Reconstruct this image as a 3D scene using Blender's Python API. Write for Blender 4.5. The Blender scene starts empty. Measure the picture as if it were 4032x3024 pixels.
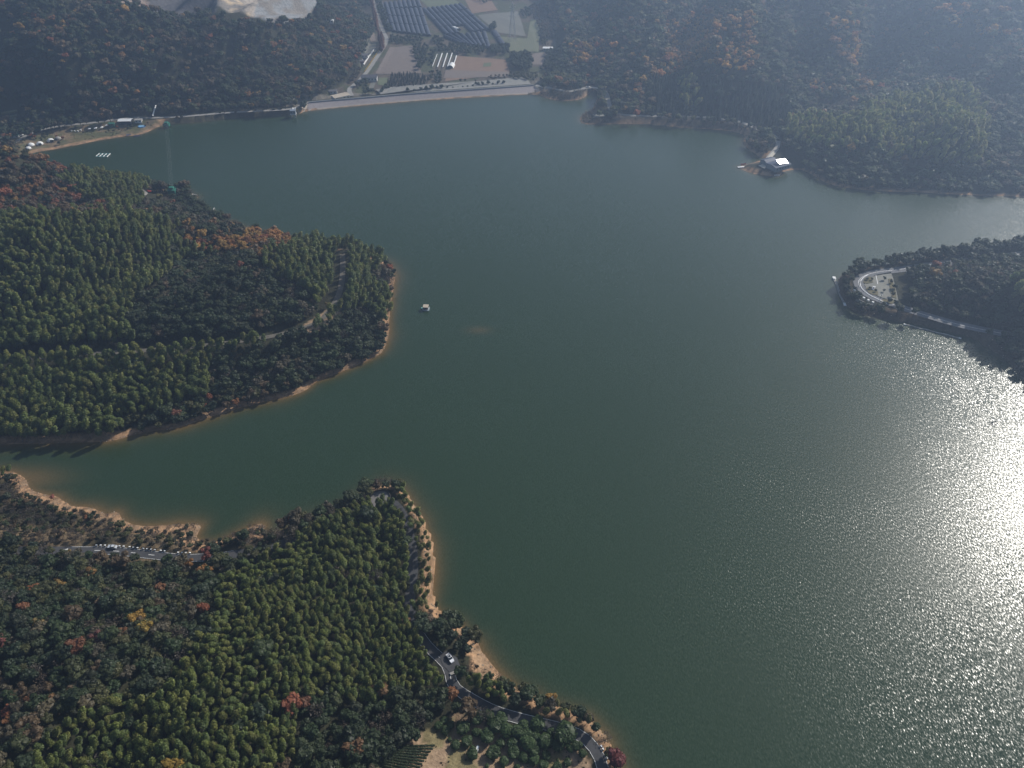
import bpy, bmesh, math, random
import numpy as np
from mathutils import Vector, Matrix
random.seed(7); np.random.seed(7)
C = bpy.context.scene.collection
SC = bpy.context.scene
R = math.radians

# ------------------------------------------------------------------ camera
PITCH = 40.5; CAMH = 290.0; F = 2796.0          # F: focal length in pixels of the 4032 px photograph
cd = bpy.data.cameras.new('camera'); cam = bpy.data.objects.new('camera', cd); C.objects.link(cam)
cd.sensor_width = 36; cd.lens = 36 * F / 4032; cd.clip_start = 1; cd.clip_end = 20000
cam.location = (0, 0, CAMH); cam.rotation_euler = (R(90 - PITCH), 0, 0); SC.camera = cam
# ------------------------------------------------------------------ light
SUN_EL = 33.2; SUN_AZ = 51.5                     # azimuth measured from +Y (view direction) to +X
WAVE = 0.58; SUN_STR = 4.3; SKY_STR = 0.075
w = bpy.data.worlds.new('World'); SC.world = w; w.use_nodes = True
nt = w.node_tree; bg = nt.nodes['Background']; sky = nt.nodes.new('ShaderNodeTexSky')
sky.sky_type = 'NISHITA'; sky.sun_disc = False
sky.sun_elevation = R(SUN_EL); sky.sun_rotation = R(SUN_AZ); sky.air_density = 1.2; sky.dust_density = 1.5
nt.links.new(sky.outputs[0], bg.inputs[0]); bg.inputs[1].default_value = SKY_STR
sl = bpy.data.lights.new('sun', 'SUN'); so = bpy.data.objects.new('sun', sl); C.objects.link(so)
sl.energy = SUN_STR; sl.angle = R(0.53); sl.color = (1, .95, .87)
sd = Vector((math.sin(R(SUN_AZ)) * math.cos(R(SUN_EL)), math.cos(R(SUN_AZ)) * math.cos(R(SUN_EL)), math.sin(R(SUN_EL))))
so.rotation_euler = sd.to_track_quat('Z', 'Y').to_euler(); so.location = (0, 0, 600)
SC.view_settings.view_transform = 'Standard'; SC.view_settings.look = 'None'
SC.view_settings.exposure = 0.42; SC.view_settings.gamma = 1
cy = SC.cycles
cy.use_denoising = True; cy.denoiser = 'OPENIMAGEDENOISE'
cy.denoising_input_passes = 'RGB_ALBEDO_NORMAL'; cy.max_bounces = 5; cy.diffuse_bounces = 2; cy.glossy_bounces = 2
cy.transmission_bounces = 3; cy.volume_bounces = 0; cy.transparent_max_bounces = 4
cy.caustics_reflective = False; cy.caustics_refractive = False; cy.sample_clamp_indirect = 4

# ------------------------------------------------------------------ photo -> place
cp, sp = math.cos(R(PITCH)), math.sin(R(PITCH))
def ray(px, py):
    a = (px - 2016) / F; b = (1512 - py) / F
    return np.array([a, cp + b * sp, -sp + b * cp])
def P(px, py, h=0.0):
    d = ray(px, py); t = (CAMH - h) / -d[2]
    return np.array([d[0] * t, d[1] * t, h])
def proj(x, y, z):
    dz = z - CAMH; dep = y * cp - dz * sp; u = y * sp + dz * cp
    dep = np.maximum(dep, 1e-3)
    return 2016 + F * x / dep, 1512 - F * u / dep
def PL(pts, h=0.0):
    return np.array([P(p[0], p[1], p[2] if len(p) > 2 else h) for p in pts])

# ------------------------------------------------------------------ numpy noise
class Noise:
    def __init__(s, seed, n=256):
        s.n = n; s.g = np.random.RandomState(seed).rand(n, n)
    def __call__(s, x, y):
        x = np.asarray(x, float); y = np.asarray(y, float)
        xi = np.floor(x).astype(int); yi = np.floor(y).astype(int); fx = x - xi; fy = y - yi
        fx = fx * fx * (3 - 2 * fx); fy = fy * fy * (3 - 2 * fy); n = s.n
        a = s.g[xi % n, yi % n]; b = s.g[(xi + 1) % n, yi % n]; c = s.g[xi % n, (yi + 1) % n]; d = s.g[(xi + 1) % n, (yi + 1) % n]
        return (a * (1 - fx) + b * fx) * (1 - fy) + (c * (1 - fx) + d * fx) * fy
    def fbm(s, x, y, o=4):
        v = 0; a = 1; t = 0
        for k in range(o):
            v = v + a * s(x * 2 ** k + 17.3 * k, y * 2 ** k - 9.1 * k); t += a; a *= .5
        return v / t
N1, N2, N3 = Noise(1), Noise(2), Noise(3)
def inside(poly, x, y):
    x = np.asarray(x, float); y = np.asarray(y, float); r = np.zeros(x.shape, bool); n = len(poly)
    for i in range(n):
        x1, y1 = poly[i][:2]; x2, y2 = poly[(i + 1) % n][:2]
        if y1 == y2: continue
        c = ((y1 > y) != (y2 > y)) & (x < (x2 - x1) * (y - y1) / (y2 - y1) + x1)
        r ^= c
    return r
def dist_line(pts, x, y, closed=False, want_t=False):
    x = np.asarray(x, float); y = np.asarray(y, float)
    best = np.full(x.shape, 1e18); hh = np.zeros(x.shape)
    n = len(pts)
    for i in range(n if closed else n - 1):
        a = pts[i]; b = pts[(i + 1) % n]; dx, dy = b[0] - a[0], b[1] - a[1]; L = dx * dx + dy * dy + 1e-9
        t = np.clip(((x - a[0]) * dx + (y - a[1]) * dy) / L, 0, 1)
        d = (x - a[0] - t * dx) ** 2 + (y - a[1] - t * dy) ** 2
        m = d < best; best = np.where(m, d, best)
        if want_t: hh = np.where(m, a[2] + (b[2] - a[2]) * t, hh)
    return (np.sqrt(best), hh) if want_t else np.sqrt(best)
def smooth_poly(pts, closed=False, sub=4):
    pts = np.array(pts, float); n = len(pts); out = []
    rng = range(n if closed else n - 1)
    for i in rng:
        p0 = pts[(i - 1) % n] if closed or i > 0 else pts[i]; p1 = pts[i]; p2 = pts[(i + 1) % n]
        p3 = pts[(i + 2) % n] if closed or i + 2 < n else pts[(i + 1) % n]
        for k in range(sub):
            t = k / sub
            out.append(.5 * ((2 * p1) + (-p0 + p2) * t + (2 * p0 - 5 * p1 + 4 * p2 - p3) * t * t + (-p0 + 3 * p1 - 3 * p2 + p3) * t ** 3))
    if not closed: out.append(pts[-1])
    return np.array(out)
def sstep(a, b, x):
    t = np.clip((x - a) / (b - a), 0, 1); return t * t * (3 - 2 * t)

# ------------------------------------------------------------------ the lake's outline (z = 0)
lake_px = [(60,628),(130,602),(200,590),(300,572),(420,548),(560,528),(640,492),(760,482),(950,462),(1150,452),(1212,436),
 (1400,418),(1600,401),(1800,386),(2000,376),(2115,372),(2150,384),(2200,396),(2290,388),(2345,352),(2352,392),(2335,425),(2300,450),(2283,477),
 (2330,490),(2450,488),(2600,492),(2760,508),(2880,515),(2935,535),(2925,560),(2950,590),(3000,618),(3015,612),(2990,640),(2905,656),
 (2970,682),(3060,694),(3090,676),(3150,668),(3200,690),(3280,730),(3400,748),(3600,757),(3800,768),(4032,774),(4400,790),
 (5400,830),(5400,940),(4600,905),(4300,925),(4032,955),(3800,985),(3600,1020),(3480,1048),(3380,1068),(3325,1082),(3305,1100),(3308,1150),(3330,1200),(3380,1235),
 (3450,1250),(3560,1266),(3700,1294),(3830,1326),(3900,1375),(3960,1420),(4032,1500),(4120,1600),(4300,1690),(4700,1730),(5600,1900),(5600,3800),(2560,3800),(2480,3300),(2455,3090),
 (2415,2985),(2372,2900),(2310,2832),(2200,2792),(2100,2752),(2030,2712),(1960,2640),(1893,2560),(1880,2525),(1845,2505),(1790,2440),(1712,2400),(1706,2340),(1708,2240),(1700,2150),
 (1665,2060),(1620,1985),(1575,1925),(1500,1920),(1440,1950),(1350,2010),(1200,2062),(1080,2115),(1043,2105),(1040,2068),(1010,2065),(930,2105),(850,2142),(795,2137),(778,2110),(790,2068),(700,2064),
 (560,2068),(490,2050),(465,2015),(420,2022),(350,1995),(280,1990),(230,1955),(130,1930),(105,1890),(60,1862),(0,1858),(-300,1880),
 (-700,1860),(-700,1800),(-300,1775),(0,1752),(250,1745),(430,1738),(560,1705),(700,1684),(800,1652),(950,1604),(1180,1548),(1250,1502),(1400,1440),(1500,1392),(1530,1330),(1535,1250),
 (1548,1150),(1553,1080),(1530,1040),(1450,1005),(1300,975),(1150,950),(1000,912),(880,862),(810,825),(768,790),(780,775),(735,752),(690,745),(600,735),(470,720),(350,700),(200,680),(60,665),(-40,650)]
lake = smooth_poly(PL(lake_px), True, 3)[:, :2]
_k = np.arange(len(lake))
_ns = Noise(11)
_amp = np.where(lake[:, 1] < 520, 1.1, 2.0)
lake = lake + np.stack([(_ns(_k * .9, _k * 0 + 3) - .5) * _amp, (_ns(_k * .9, _k * 0 + 40) - .5) * _amp], 1)

# ------------------------------------------------------------------ roads (pixel, pixel, height)
ROADS = {
 'lakeside_road': (4.6, [(-500,2150,7),(-100,2160,7),(100,2168,7),(300,2168,6.4),(450,2170,6),(600,2186,6),(720,2198,6),(850,2192,6),(950,2178,6),(1080,2150,6),(1220,2095,6),(1350,2040,6),(1440,1990,6),(1500,1965,6),(1560,1990,6),
     (1600,2060,6),(1620,2140,6),(1628,2210,6),(1625,2270,6),(1614,2370,6),(1625,2450,6),(1680,2540,6),(1760,2620,6),(1785,2700,6),(1850,2748,6),(1950,2800,6),(2080,2838,6),(2200,2866,6),(2290,2900,6),(2345,2955,6),(2375,3030,6),(2395,3150,6)]),
 'hillside_road': (4.0, [(-500,1450,17),(-200,1432,16),(0,1418,16),(400,1392,16),(700,1372,15),(1000,1337,14),(1150,1306,14),(1250,1270,13),(1300,1220,13),(1338,1150,13),(1350,1060,12),(1348,1000,10)]),
 'camp_road': (5.0, [(20,590,4),(70,555,4),(130,522,5),(190,505,5),(260,494,5),(350,486,5),(430,475,5),(520,465,5),(620,464,5),(750,457,5),(900,444,5),(1050,436,6),(1150,429,5.2),(1190,413,5),(1214,401,4.8)]),
 'shore_road': (5.5, [(2108,337,4.8),(2160,346,5),(2240,360,5.5),(2290,350,6),(2340,345,6),(2385,365,6),(2397,410,6),(2412,440,6),(2450,452,6),(2550,457,6),(2750,461,6),(2850,469,6),(2925,484,6),(3000,516,6),(3050,538,6),(3064,560,5)]),
 'lodge_path': (4.5, [(3064,555,5),(3060,580,4),(3035,610,3.5),(3012,640,3),(2990,655,3)]),
 'headland_road': (7.5, [(4300,1380,5),(4032,1330,5),(3900,1305,5),(3760,1275,5),(3600,1228,5),(3500,1193,5),(3430,1168,5),(3392,1138,5),(3380,1112,5),(3400,1090,5),(3450,1074,5),(3560,1060,5),(3700,1040,5),(4032,1000,6),(4300,960,6)]),
 'valley_road': (5.5, [(1385,378,3),(1375,352,3),(1400,330,2.5),(1440,290,2.5),(1480,232,2.5),(1522,162,2.5),(1508,122,2.5),(1478,40,2.5),(1460,-40,3),(1440,-140,4)]),
 'quarry_track': (5.0, [(990,85,14),(1060,80,10),(1150,70,8),(1250,75,6),(1330,86,4),(1440,78,3),(1480,72,2.5)]),
}
ROADW = {k: smooth_poly(PL(v[1]), False, 6) for k, v in ROADS.items()}

# ------------------------------------------------------------------ hill control points (pixel, pixel, height)
CTRL = [
 # middle peninsula
 (-300,900,50),(0,860,52),(300,860,50),(600,870,44),(850,905,36),(1000,945,28),(1200,1005,20),(1420,1080,12),(1440,1250,8),(1300,1400,8),
 (0,1150,34),(400,1150,34),(800,1150,28),(1100,1130,20),(-300,1250,28),(700,1520,8),(300,1560,9),(0,1580,9),(1100,1450,8),
 (500,800,20),(620,790,12),(690,775,8),(300,790,30),(0,790,38),(-300,640,52),(0,650,46),(200,668,40),(400,690,26),(560,722,12),(-300,790,42),
 # near peninsula
 (2000,2950,8),(1700,2900,9),(2250,2980,8),(800,2500,20),(300,2700,28),(0,3024,36),(-300,2600,30),(800,3024,26),(1300,2700,18),(1400,2350,16),(1200,2250,12),(1540,2150,8),(1450,2060,9),
 (500,2350,12),(200,2350,14),(1000,2300,12),(1500,2600,12),(1300,3000,16),(300,2080,4),(100,2000,3),(600,2120,4),(0,3500,45),(1200,3500,25),(2000,3500,12),
 # hill north-west
 (-300,0,95),(0,-10,92),(200,0,90),(370,5,86),(600,50,78),(850,68,68),(1050,92,56),(1230,110,36),(1340,220,14),(1400,310,3),(600,260,46),(250,280,50),(850,240,40),(1100,300,20),(0,300,46),(700,400,14),(300,440,12),(1000,400,10),
 (0,470,8),(100,430,16),(150,520,4),(-300,520,20),(200,560,2.5),(400,520,3),
 # valley floor
 (1450,330,2),(1600,330,2),(1800,320,2),(2000,300,2),(2150,300,3),(1500,200,2),(1700,180,2),(1900,200,2),(2100,220,2),(1500,60,2.5),(1700,20,2.5),(1900,50,2.5),(2100,120,3),(2050,10,4),(1700,-80,5),(1900,-80,8),(1400,20,3),(1300,60,3),(1350,-20,5),(1250,20,6),
 # quarry
 (1180,62,8),(1080,72,10),(1000,80,12),(960,20,45),(900,-20,66),(1080,10,38),(1180,-20,34),(860,-60,80),(700,-20,70),(780,20,45),(830,50,30),(1050,-80,80),
 # hills north-east
 (2230,260,8),(2330,300,6),(2260,330,7),(2200,150,8),(2260,60,20),(2260,-20,40),(2450,380,14),(2430,330,14),(2550,300,36),(2400,240,30),(2450,120,48),(2500,0,72),
 (2700,420,12),(2850,420,16),(2750,300,42),(2900,280,52),(2980,200,60),(2900,100,86),(2960,10,105),(2600,180,48),(2700,100,62),(2700,-20,86),
 (3050,300,38),(3100,200,52),(3080,100,70),(3150,10,96),(3050,400,16),(3200,380,16),(3300,290,36),(3420,280,42),(3330,160,72),(3400,60,100),(3250,100,78),(3400,-40,120),
 (3520,180,52),(3530,80,72),(3560,0,90),(3650,250,40),(3750,180,68),(3850,80,100),(3800,-20,118),(3950,150,80),(4032,60,98),(3500,330,26),(3700,310,34),(4032,200,66),(4300,100,90),
 # knoll north-east
 (3130,560,10),(3250,520,18),(3400,470,26),(3550,440,33),(3700,390,42),(3820,370,46),(3300,600,16),(3500,560,26),(3700,540,34),(3830,520,34),(3300,680,6),(3600,700,8),(3800,720,6),(3180,440,9),(3300,430,14),(3400,400,16),(3500,370,22),
 (3900,560,16),(4000,560,20),(3950,650,10),(4032,720,6),(3900,420,34),(4032,300,62),(4032,450,44),(3880,340,52),(4300,500,40),(4300,300,70),
 # headland east
 (3450,1110,5),(3520,1130,5),(3540,1180,5),(3480,1155,5),(3620,1130,10),(3700,1150,15),(3800,1120,21),(3900,1150,26),(4032,1120,32),(4032,1220,24),(3700,1060,7),(3650,1210,7),(3850,1250,10),(4200,1150,38),(4032,1400,5),(4500,1300,40),
 # shore spits
 (2350,450,4),(2330,465,3.5),(3000,670,3),(3060,670,3.5),(3030,655,3.5),(3110,660,5),
]
CTRL = [(p[0], p[1], p[2] * (.74 if p[0] > 2180 and p[1] < 460 and p[2] > 18 else 1)) for p in CTRL]
ctrl = PL(CTRL)
far = []
for a in range(0, 360, 20):
    far.append((4000 * math.cos(R(a)), 800 + 4000 * math.sin(R(a)), 120))
for (x, y, h) in [(-900,1300,100),(-500,1500,110),(0,1700,60),(300,1900,90),(500,1500,95),(900,1400,110),(-900,800,70),(-700,500,55),(-600,200,40),(-300,-200,40),(300,-300,60),(-1200,1000,120),(1100,1100,130),(1100,700,60),(0,2300,150),(-400,-600,80),
                  (-150,1480,40),(50,1500,40)]:
    far.append((x, y, h))
ctrl = np.vstack([ctrl, np.array(far, float)])
shore_pts = lake[::4]; shore_c = np.column_stack([shore_pts, np.full(len(shore_pts), 1.0)])
roadc = np.vstack([v[::5] for v in ROADW.values()])
cons = np.vstack([ctrl, shore_c, roadc])
_, _u = np.unique(np.round(cons[:, :2] / 3), axis=0, return_index=True); cons = cons[_u]
def _phi(dx, dy): return np.sqrt(dx * dx + dy * dy + 18.0 ** 2)
_A = _phi(cons[:, 0][:, None] - cons[:, 0][None], cons[:, 1][:, None] - cons[:, 1][None])
_m = cons[:, 2].mean()
_w = np.linalg.solve(_A - np.eye(len(cons)) * 4.0, cons[:, 2] - _m)
gx = np.concatenate([np.linspace(-6000, -1100, 18)[:-1], np.arange(-1100, -350, 4.5), np.arange(-350, 130, 1.7), np.arange(130, 480, 3.0), np.arange(480, 1300, 5.0), np.linspace(1300, 6500, 18)])
gy = np.concatenate([np.linspace(-3000, 20, 12)[:-1], np.arange(20, 90, 5), np.arange(90, 440, 1.8), np.arange(440, 900, 3.5), np.arange(900, 1500, 6.0), np.linspace(1500, 7000, 20)])
GX, GY = np.meshgrid(gx, gy, indexing='ij')
Hh = np.zeros(GX.shape)
for i in range(len(gx)):
    Hh[i] = _phi(GX[i][:, None] - cons[:, 0][None], GY[i][:, None] - cons[:, 1][None]) @ _w + _m
LD = dist_line(lake, GX, GY, True); INL = inside(lake, GX, GY); SD = np.where(INL, -LD, LD)
DAMC = PL([(1214,404),(1400,390),(1600,372),(1800,358),(2000,344),(2108,336)], 4.8)     # centre of the dam crest
dam_d = dist_line(DAMC, GX, GY)
valley = inside(PL([(1240,398),(1400,384),(1600,366),(1800,352),(2000,338),(2100,330),(2160,300),(2200,180),(2100,-60),(1550,-120),(1380,0),(1480,120),(1400,300),(1320,360)], 2), GX, GY)
land = np.clip(Hh, 1.2, 240)
rough = (N1.fbm(GX / 60, GY / 60, 4) - .5) * 12 + (N2.fbm(GX / 14, GY / 14, 2) - .5) * 1.6
_ru = GX * math.cos(R(22)) - GY * math.sin(R(22)); _rv = GX * math.sin(R(22)) + GY * math.cos(R(22))
_rn = N3.fbm(_ru / 78 + 4, _rv / 210, 3)
ridge = (1 - np.abs(_rn - .5) * 6.5 - .4) * np.where(GX > 20, 31, 22)
land = land + rough * sstep(6, 45, land) + ridge * sstep(14, 50, land)
land = np.where(valley, np.minimum(land, 2.6), land)
edge = 1 - np.exp(-np.maximum(SD, 0) / 26.0)
beach = np.minimum(np.maximum(SD, 0) * .16, 1.3)
land = np.minimum(np.maximum(beach, land * edge), np.maximum(SD, 0) * .9 + .02)
for k, v in ROADW.items():
    d, hh = dist_line(v, GX, GY, want_t=True); hw = ROADS[k][0] / 2
    t = sstep(hw + 4, hw + 14, d); land = np.where(SD > .5, hh * (1 - t) + land * t, land)
PARK = PL([(3395,1118),(3440,1085),(3515,1068),(3560,1085),(3570,1160),(3560,1210),(3490,1190),(3420,1155)], 5)
def flatten(poly, h, blend):
    global land
    d = dist_line(poly, GX, GY, True); d = np.where(inside(poly, GX, GY), 0, d); t = sstep(2, blend, d)
    land = np.where(SD > 0, h * (1 - t) + land * t, land)
flatten(PARK[:, :2], 5, 10)
ORCH = PL([(1640,2880),(1760,2800),(1950,2830),(2150,2890),(2280,2940),(2330,3060),(2330,3300),(1500,3300),(1500,3000)], 8)
land = np.where(SD > 0, land, np.maximum(SD * .25, -6))
# the dam body stands where the terrain dips: keep the ground low under it
land = np.where((dam_d < 16) , np.minimum(land, np.where(SD > 0, 1.2, land)), land)
def height(x, y):
    x = np.asarray(x, float); y = np.asarray(y, float)
    i = np.clip(np.searchsorted(gx, x) - 1, 0, len(gx) - 2); j = np.clip(np.searchsorted(gy, y) - 1, 0, len(gy) - 2)
    fx = (x - gx[i]) / (gx[i + 1] - gx[i]); fy = (y - gy[j]) / (gy[j + 1] - gy[j])
    return (land[i, j] * (1 - fx) + land[i + 1, j] * fx) * (1 - fy) + (land[i, j + 1] * (1 - fx) + land[i + 1, j + 1] * fx) * fy
def shore_d(x, y):
    x = np.asarray(x, float); y = np.asarray(y, float)
    i = np.clip(np.searchsorted(gx, x) - 1, 0, len(gx) - 2); j = np.clip(np.searchsorted(gy, y) - 1, 0, len(gy) - 2)
    fx = (x - gx[i]) / (gx[i + 1] - gx[i]); fy = (y - gy[j]) / (gy[j + 1] - gy[j])
    return (SD[i, j] * (1 - fx) + SD[i + 1, j] * fx) * (1 - fy) + (SD[i, j + 1] * (1 - fx) + SD[i + 1, j + 1] * fx) * fy
def G(px, py, up=0.0):
    """the point of the ground seen at a pixel"""
    d = ray(px, py); ts = np.arange(120, 2600, 1.5)
    x = d[0] * ts; y = d[1] * ts; z = CAMH + d[2] * ts
    hit = np.nonzero(z <= np.maximum(height(x, y), 0) + up)[0]
    t = ts[hit[0]] if len(hit) else ts[-1]
    x, y = d[0] * t, d[1] * t
    return np.array([x, y, max(float(height(x, y)), 0.0)])

# ------------------------------------------------------------------ materials
MATS = {}
def mat(name, col, rough=.8, metal=0, noise=None, nscale=.5, bump=0, bscale=3, spec=.3, trans=0, alpha=1, emis=None):
    if name in MATS: return MATS[name]
    m = bpy.data.materials.new(name); m.use_nodes = True; n = m.node_tree; b = n.nodes['Principled BSDF']
    b.inputs['Base Color'].default_value = (*col, 1); b.inputs['Roughness'].default_value = rough; b.inputs['Metallic'].default_value = metal
    b.inputs['Specular IOR Level'].default_value = spec
    tc = n.nodes.new('ShaderNodeNewGeometry')
    if noise is not None:
        t = n.nodes.new('ShaderNodeTexNoise'); t.inputs['Scale'].default_value = nscale; t.inputs['Detail'].default_value = 5; t.inputs['Roughness'].default_value = .65
        n.links.new(tc.outputs['Position'], t.inputs['Vector'])
        r = n.nodes.new('ShaderNodeValToRGB'); r.color_ramp.elements[0].position = .32; r.color_ramp.elements[1].position = .68
        r.color_ramp.elements[0].color = (*noise, 1); r.color_ramp.elements[1].color = (*col, 1)
        n.links.new(t.outputs['Fac'], r.inputs[0]); n.links.new(r.outputs[0], b.inputs['Base Color'])
    if bump:
        t = n.nodes.new('ShaderNodeTexNoise'); t.inputs['Scale'].default_value = bscale; t.inputs['Detail'].default_value = 4
        n.links.new(tc.outputs['Position'], t.inputs['Vector'])
        bp = n.nodes.new('ShaderNodeBump'); bp.inputs['Strength'].default_value = 1; bp.inputs['Distance'].default_value = bump
        n.links.new(t.outputs['Fac'], bp.inputs['Height']); n.links.new(bp.outputs[0], b.inputs['Normal'])
    MATS[name] = m; return m

def tag(o, label=None, cat=None, group=None, kind=None):
    if label: o['label'] = label
    if cat: o['category'] = cat
    if group: o['group'] = group
    if kind: o['kind'] = kind
    return o
def link_mesh(name, verts, faces, m, parent=None, smooth=False):
    me = bpy.data.meshes.new(name); me.from_pydata([tuple(map(float, v)) for v in verts], [], [tuple(map(int, f)) for f in faces])
    if m:
        for q in (m if isinstance(m, (list, tuple)) else [m]): me.materials.append(q)
    if smooth: me.polygons.foreach_set('use_smooth', [True] * len(me.polygons))
    o = bpy.data.objects.new(name, me); C.objects.link(o)
    if parent: o.parent = parent
    return o
def grid_mesh(name, xs, ys, Z, m, mask=None, smooth=True):
    nx, ny = len(xs), len(ys)
    X, Y = np.meshgrid(xs, ys, indexing='ij'); V = np.stack([X.ravel(), Y.ravel(), Z.ravel()], 1)
    I = np.arange(nx * ny).reshape(nx, ny)
    q = np.stack([I[:-1, :-1], I[1:, :-1], I[1:, 1:], I[:-1, 1:]], -1)
    if mask is not None: q = q[mask]
    q = q.reshape(-1, 4)
    used = np.unique(q); rm = np.full(nx * ny, -1); rm[used] = np.arange(len(used)); q = rm[q]; V = V[used]
    me = bpy.data.meshes.new(name); me.vertices.add(len(V)); me.vertices.foreach_set('co', V.astype(np.float32).ravel())
    me.loops.add(q.size); me.loops.foreach_set('vertex_index', q.astype(np.int32).ravel())
    me.polygons.add(len(q)); me.polygons.foreach_set('loop_start', np.arange(0, q.size, 4, dtype=np.int32)); me.polygons.foreach_set('loop_total', np.full(len(q), 4, np.int32))
    me.polygons.foreach_set('use_smooth', np.full(len(q), smooth)); me.update(calc_edges=True); me.validate()
    me.materials.append(m); o = bpy.data.objects.new(name, me); C.objects.link(o)
    return o, used
def set_attr(me, name, typ, arr):
    a = me.attributes.new(name, typ, 'POINT'); key = {'FLOAT': 'value', 'FLOAT_COLOR': 'color', 'FLOAT_VECTOR': 'vector', 'INT': 'value'}[typ]
    a.data.foreach_set(key, np.asarray(arr).ravel())

# ------------------------------------------------------------------ ground zones (albedo)
PXg, PYg = proj(GX, GY, land)
zone = np.zeros(GX.shape + (3,)); zone[:] = (.036, .036, .022)
def paint(mask, col, soft=None):
    global zone
    m = np.asarray(mask, float)[..., None]; zone = zone * (1 - m) + np.array(col) * m
def pxpoly(pts): return inside(pts, PXg, PYg)
nz = N3.fbm(GX / 18, GY / 18, 4)
SAND = (.40, .245, .14); DRY = (.17, .125, .075); GRASS = (.09, .10, .04)
paint(valley, (.105, .085, .065)); paint(valley & (nz > .52), (.075, .08, .045))
# scrubby spit, west of the near peninsula
SCRUB = [(-400,1840),(0,1850),(140,1925),(290,1985),(480,2030),(560,2060),(800,2060),(860,2140),(1060,2090),(1060,2140),(900,2200),(700,2220),(0,2190),(-400,2190)]
paint(pxpoly(SCRUB) * sstep(.35, .6, nz), DRY)
ORP = [(1500,3100),(1560,2960),(1700,2860),(1790,2800),(1900,2850),(2100,2890),(2250,2930),(2330,3010),(2340,3100)]
paint(pxpoly(ORP), (.30, .21, .135)); paint(pxpoly(ORP) & (nz > .56), (.20, .165, .085))
CAMP = [(60,620),(70,560),(150,530),(270,500),(430,478),(640,470),(700,480),(640,500),(560,540),(420,560),(200,600)]
paint(pxpoly(CAMP), (.13, .115, .055)); paint(pxpoly(CAMP) & (nz > .46), (.10, .10, .05)); paint(pxpoly(CAMP) * sstep(.5, .62, N1.fbm(GX / 9, GY / 9, 3)), (.20, .145, .09))
QUARRY = [(835,70),(850,0),(820,-200),(1290,-200),(1240,30),(1200,75),(1060,95),(900,85)]
paint(pxpoly(QUARRY) & (GY > 950), (.36, .31, .26)); paint(pxpoly([(860,-80),(950,-80),(960,40),(1010,80),(860,80)]) & (GY > 950), (.42, .33, .23))
paint(pxpoly([(1010,95),(1000,40),(1060,-60),(1290,-60),(1240,30),(1200,75),(1060,95)]) & (GY > 950), (.24, .245, .25)); paint(pxpoly(QUARRY) * (GY > 950) * sstep(.5, .6, N1.fbm(GX / 7, GY / 16, 3)), (.21, .19, .17)); paint(pxpoly([(560,-80),(860,-80),(845,60),(800,52),(700,62),(600,48)]) & (GY > 850), (.10, .095, .10)); paint(pxpoly([(450,-80),(560,-80),(590,40),(520,45),(450,15)]) & (GY > 850), (.27, .21, .17))  # dark patch left of the quarry: cliff shade painted into the ground colour
paint(pxpoly([(3040,360),(3180,440),(3400,395),(3480,350),(3450,330)]) & (GY > 500), (.11, .09, .055))
paint(dist_line(PL([(3300,440,12),(3400,400,16),(3600,350,30),(3850,330,50),(4032,290,62)]), GX, GY) < 9, (.15, .13, .08))
clr = pxpoly([(1180,1290),(1270,1230),(1345,1170),(1340,1240),(1230,1320)]); paint(clr, (.27, .19, .12))
paint((dam_d < 26), (.17, .15, .12))
bw = 7.0 * (.35 + 1.3 * N2.fbm(GX / 40, GY / 40, 2))
bw = np.where((PXg < 1100) & (PYg > 1850), bw * 1.2, bw); bw = np.where((PYg < 1700), bw * .62, bw)
bw = np.where(pxpoly([(1820,2480),(1960,2600),(2060,2750),(2000,2760),(1860,2640)]), 12, bw)
paint(1 - sstep(.7, 1.0, SD / bw), SAND); paint((SD < .9 + 1.2 * N1(GX / 5, GY / 5)) & (SD > 0), (.20, .125, .07)); paint((1 - sstep(.7, 1, SD / bw)) * (N1.fbm(GX / 4, GY / 4, 2) > .6) * .6, (.24, .17, .11))
paint((SD < 7) & (GX > 150) & (PYg > 1000), (.10, .075, .05))
paint((SD < 16) & (PXg > 655) & (PXg < 1185) & (PYg < 520), (.085, .075, .045)); paint((SD < 12) & (SD > 1) & (PXg > 2200) & (PXg < 2900) & (PYg < 560), (.085, .07, .05))
under = SD < 0
EXTRA_FLAT = []

gm = bpy.data.materials.new('forest_floor'); gm.use_nodes = True; n = gm.node_tree; b = n.nodes['Principled BSDF']
at = n.nodes.new('ShaderNodeAttribute'); at.attribute_name = 'zone'
ge = n.nodes.new('ShaderNodeNewGeometry')
tn = n.nodes.new('ShaderNodeTexNoise'); tn.inputs['Scale'].default_value = .35; tn.inputs['Detail'].default_value = 6; tn.inputs['Roughness'].default_value = .7
rp = n.nodes.new('ShaderNodeMapRange'); rp.inputs[1].default_value = .3; rp.inputs[2].default_value = .7; rp.inputs[3].default_value = .55; rp.inputs[4].default_value = 1.4
mx = n.nodes.new('ShaderNodeVectorMath'); mx.operation = 'SCALE'
n.links.new(ge.outputs['Position'], tn.inputs['Vector']); n.links.new(tn.outputs['Fac'], rp.inputs[0])
n.links.new(at.outputs['Color'], mx.inputs[0]); n.links.new(rp.outputs[0], mx.inputs['Scale']); n.links.new(mx.outputs[0], b.inputs['Base Color'])
b.inputs['Roughness'].default_value = .95; b.inputs['Specular IOR Level'].default_value = .1
bp = n.nodes.new('ShaderNodeBump'); bp.inputs['Distance'].default_value = .8
n.links.new(tn.outputs['Fac'], bp.inputs['Height']); n.links.new(bp.outputs[0], b.inputs['Normal'])
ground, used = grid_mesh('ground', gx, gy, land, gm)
set_attr(ground.data, 'zone', 'FLOAT_COLOR', np.concatenate([zone.reshape(-1, 3), np.ones((zone.shape[0] * zone.shape[1], 1))], 1)[used])
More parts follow.
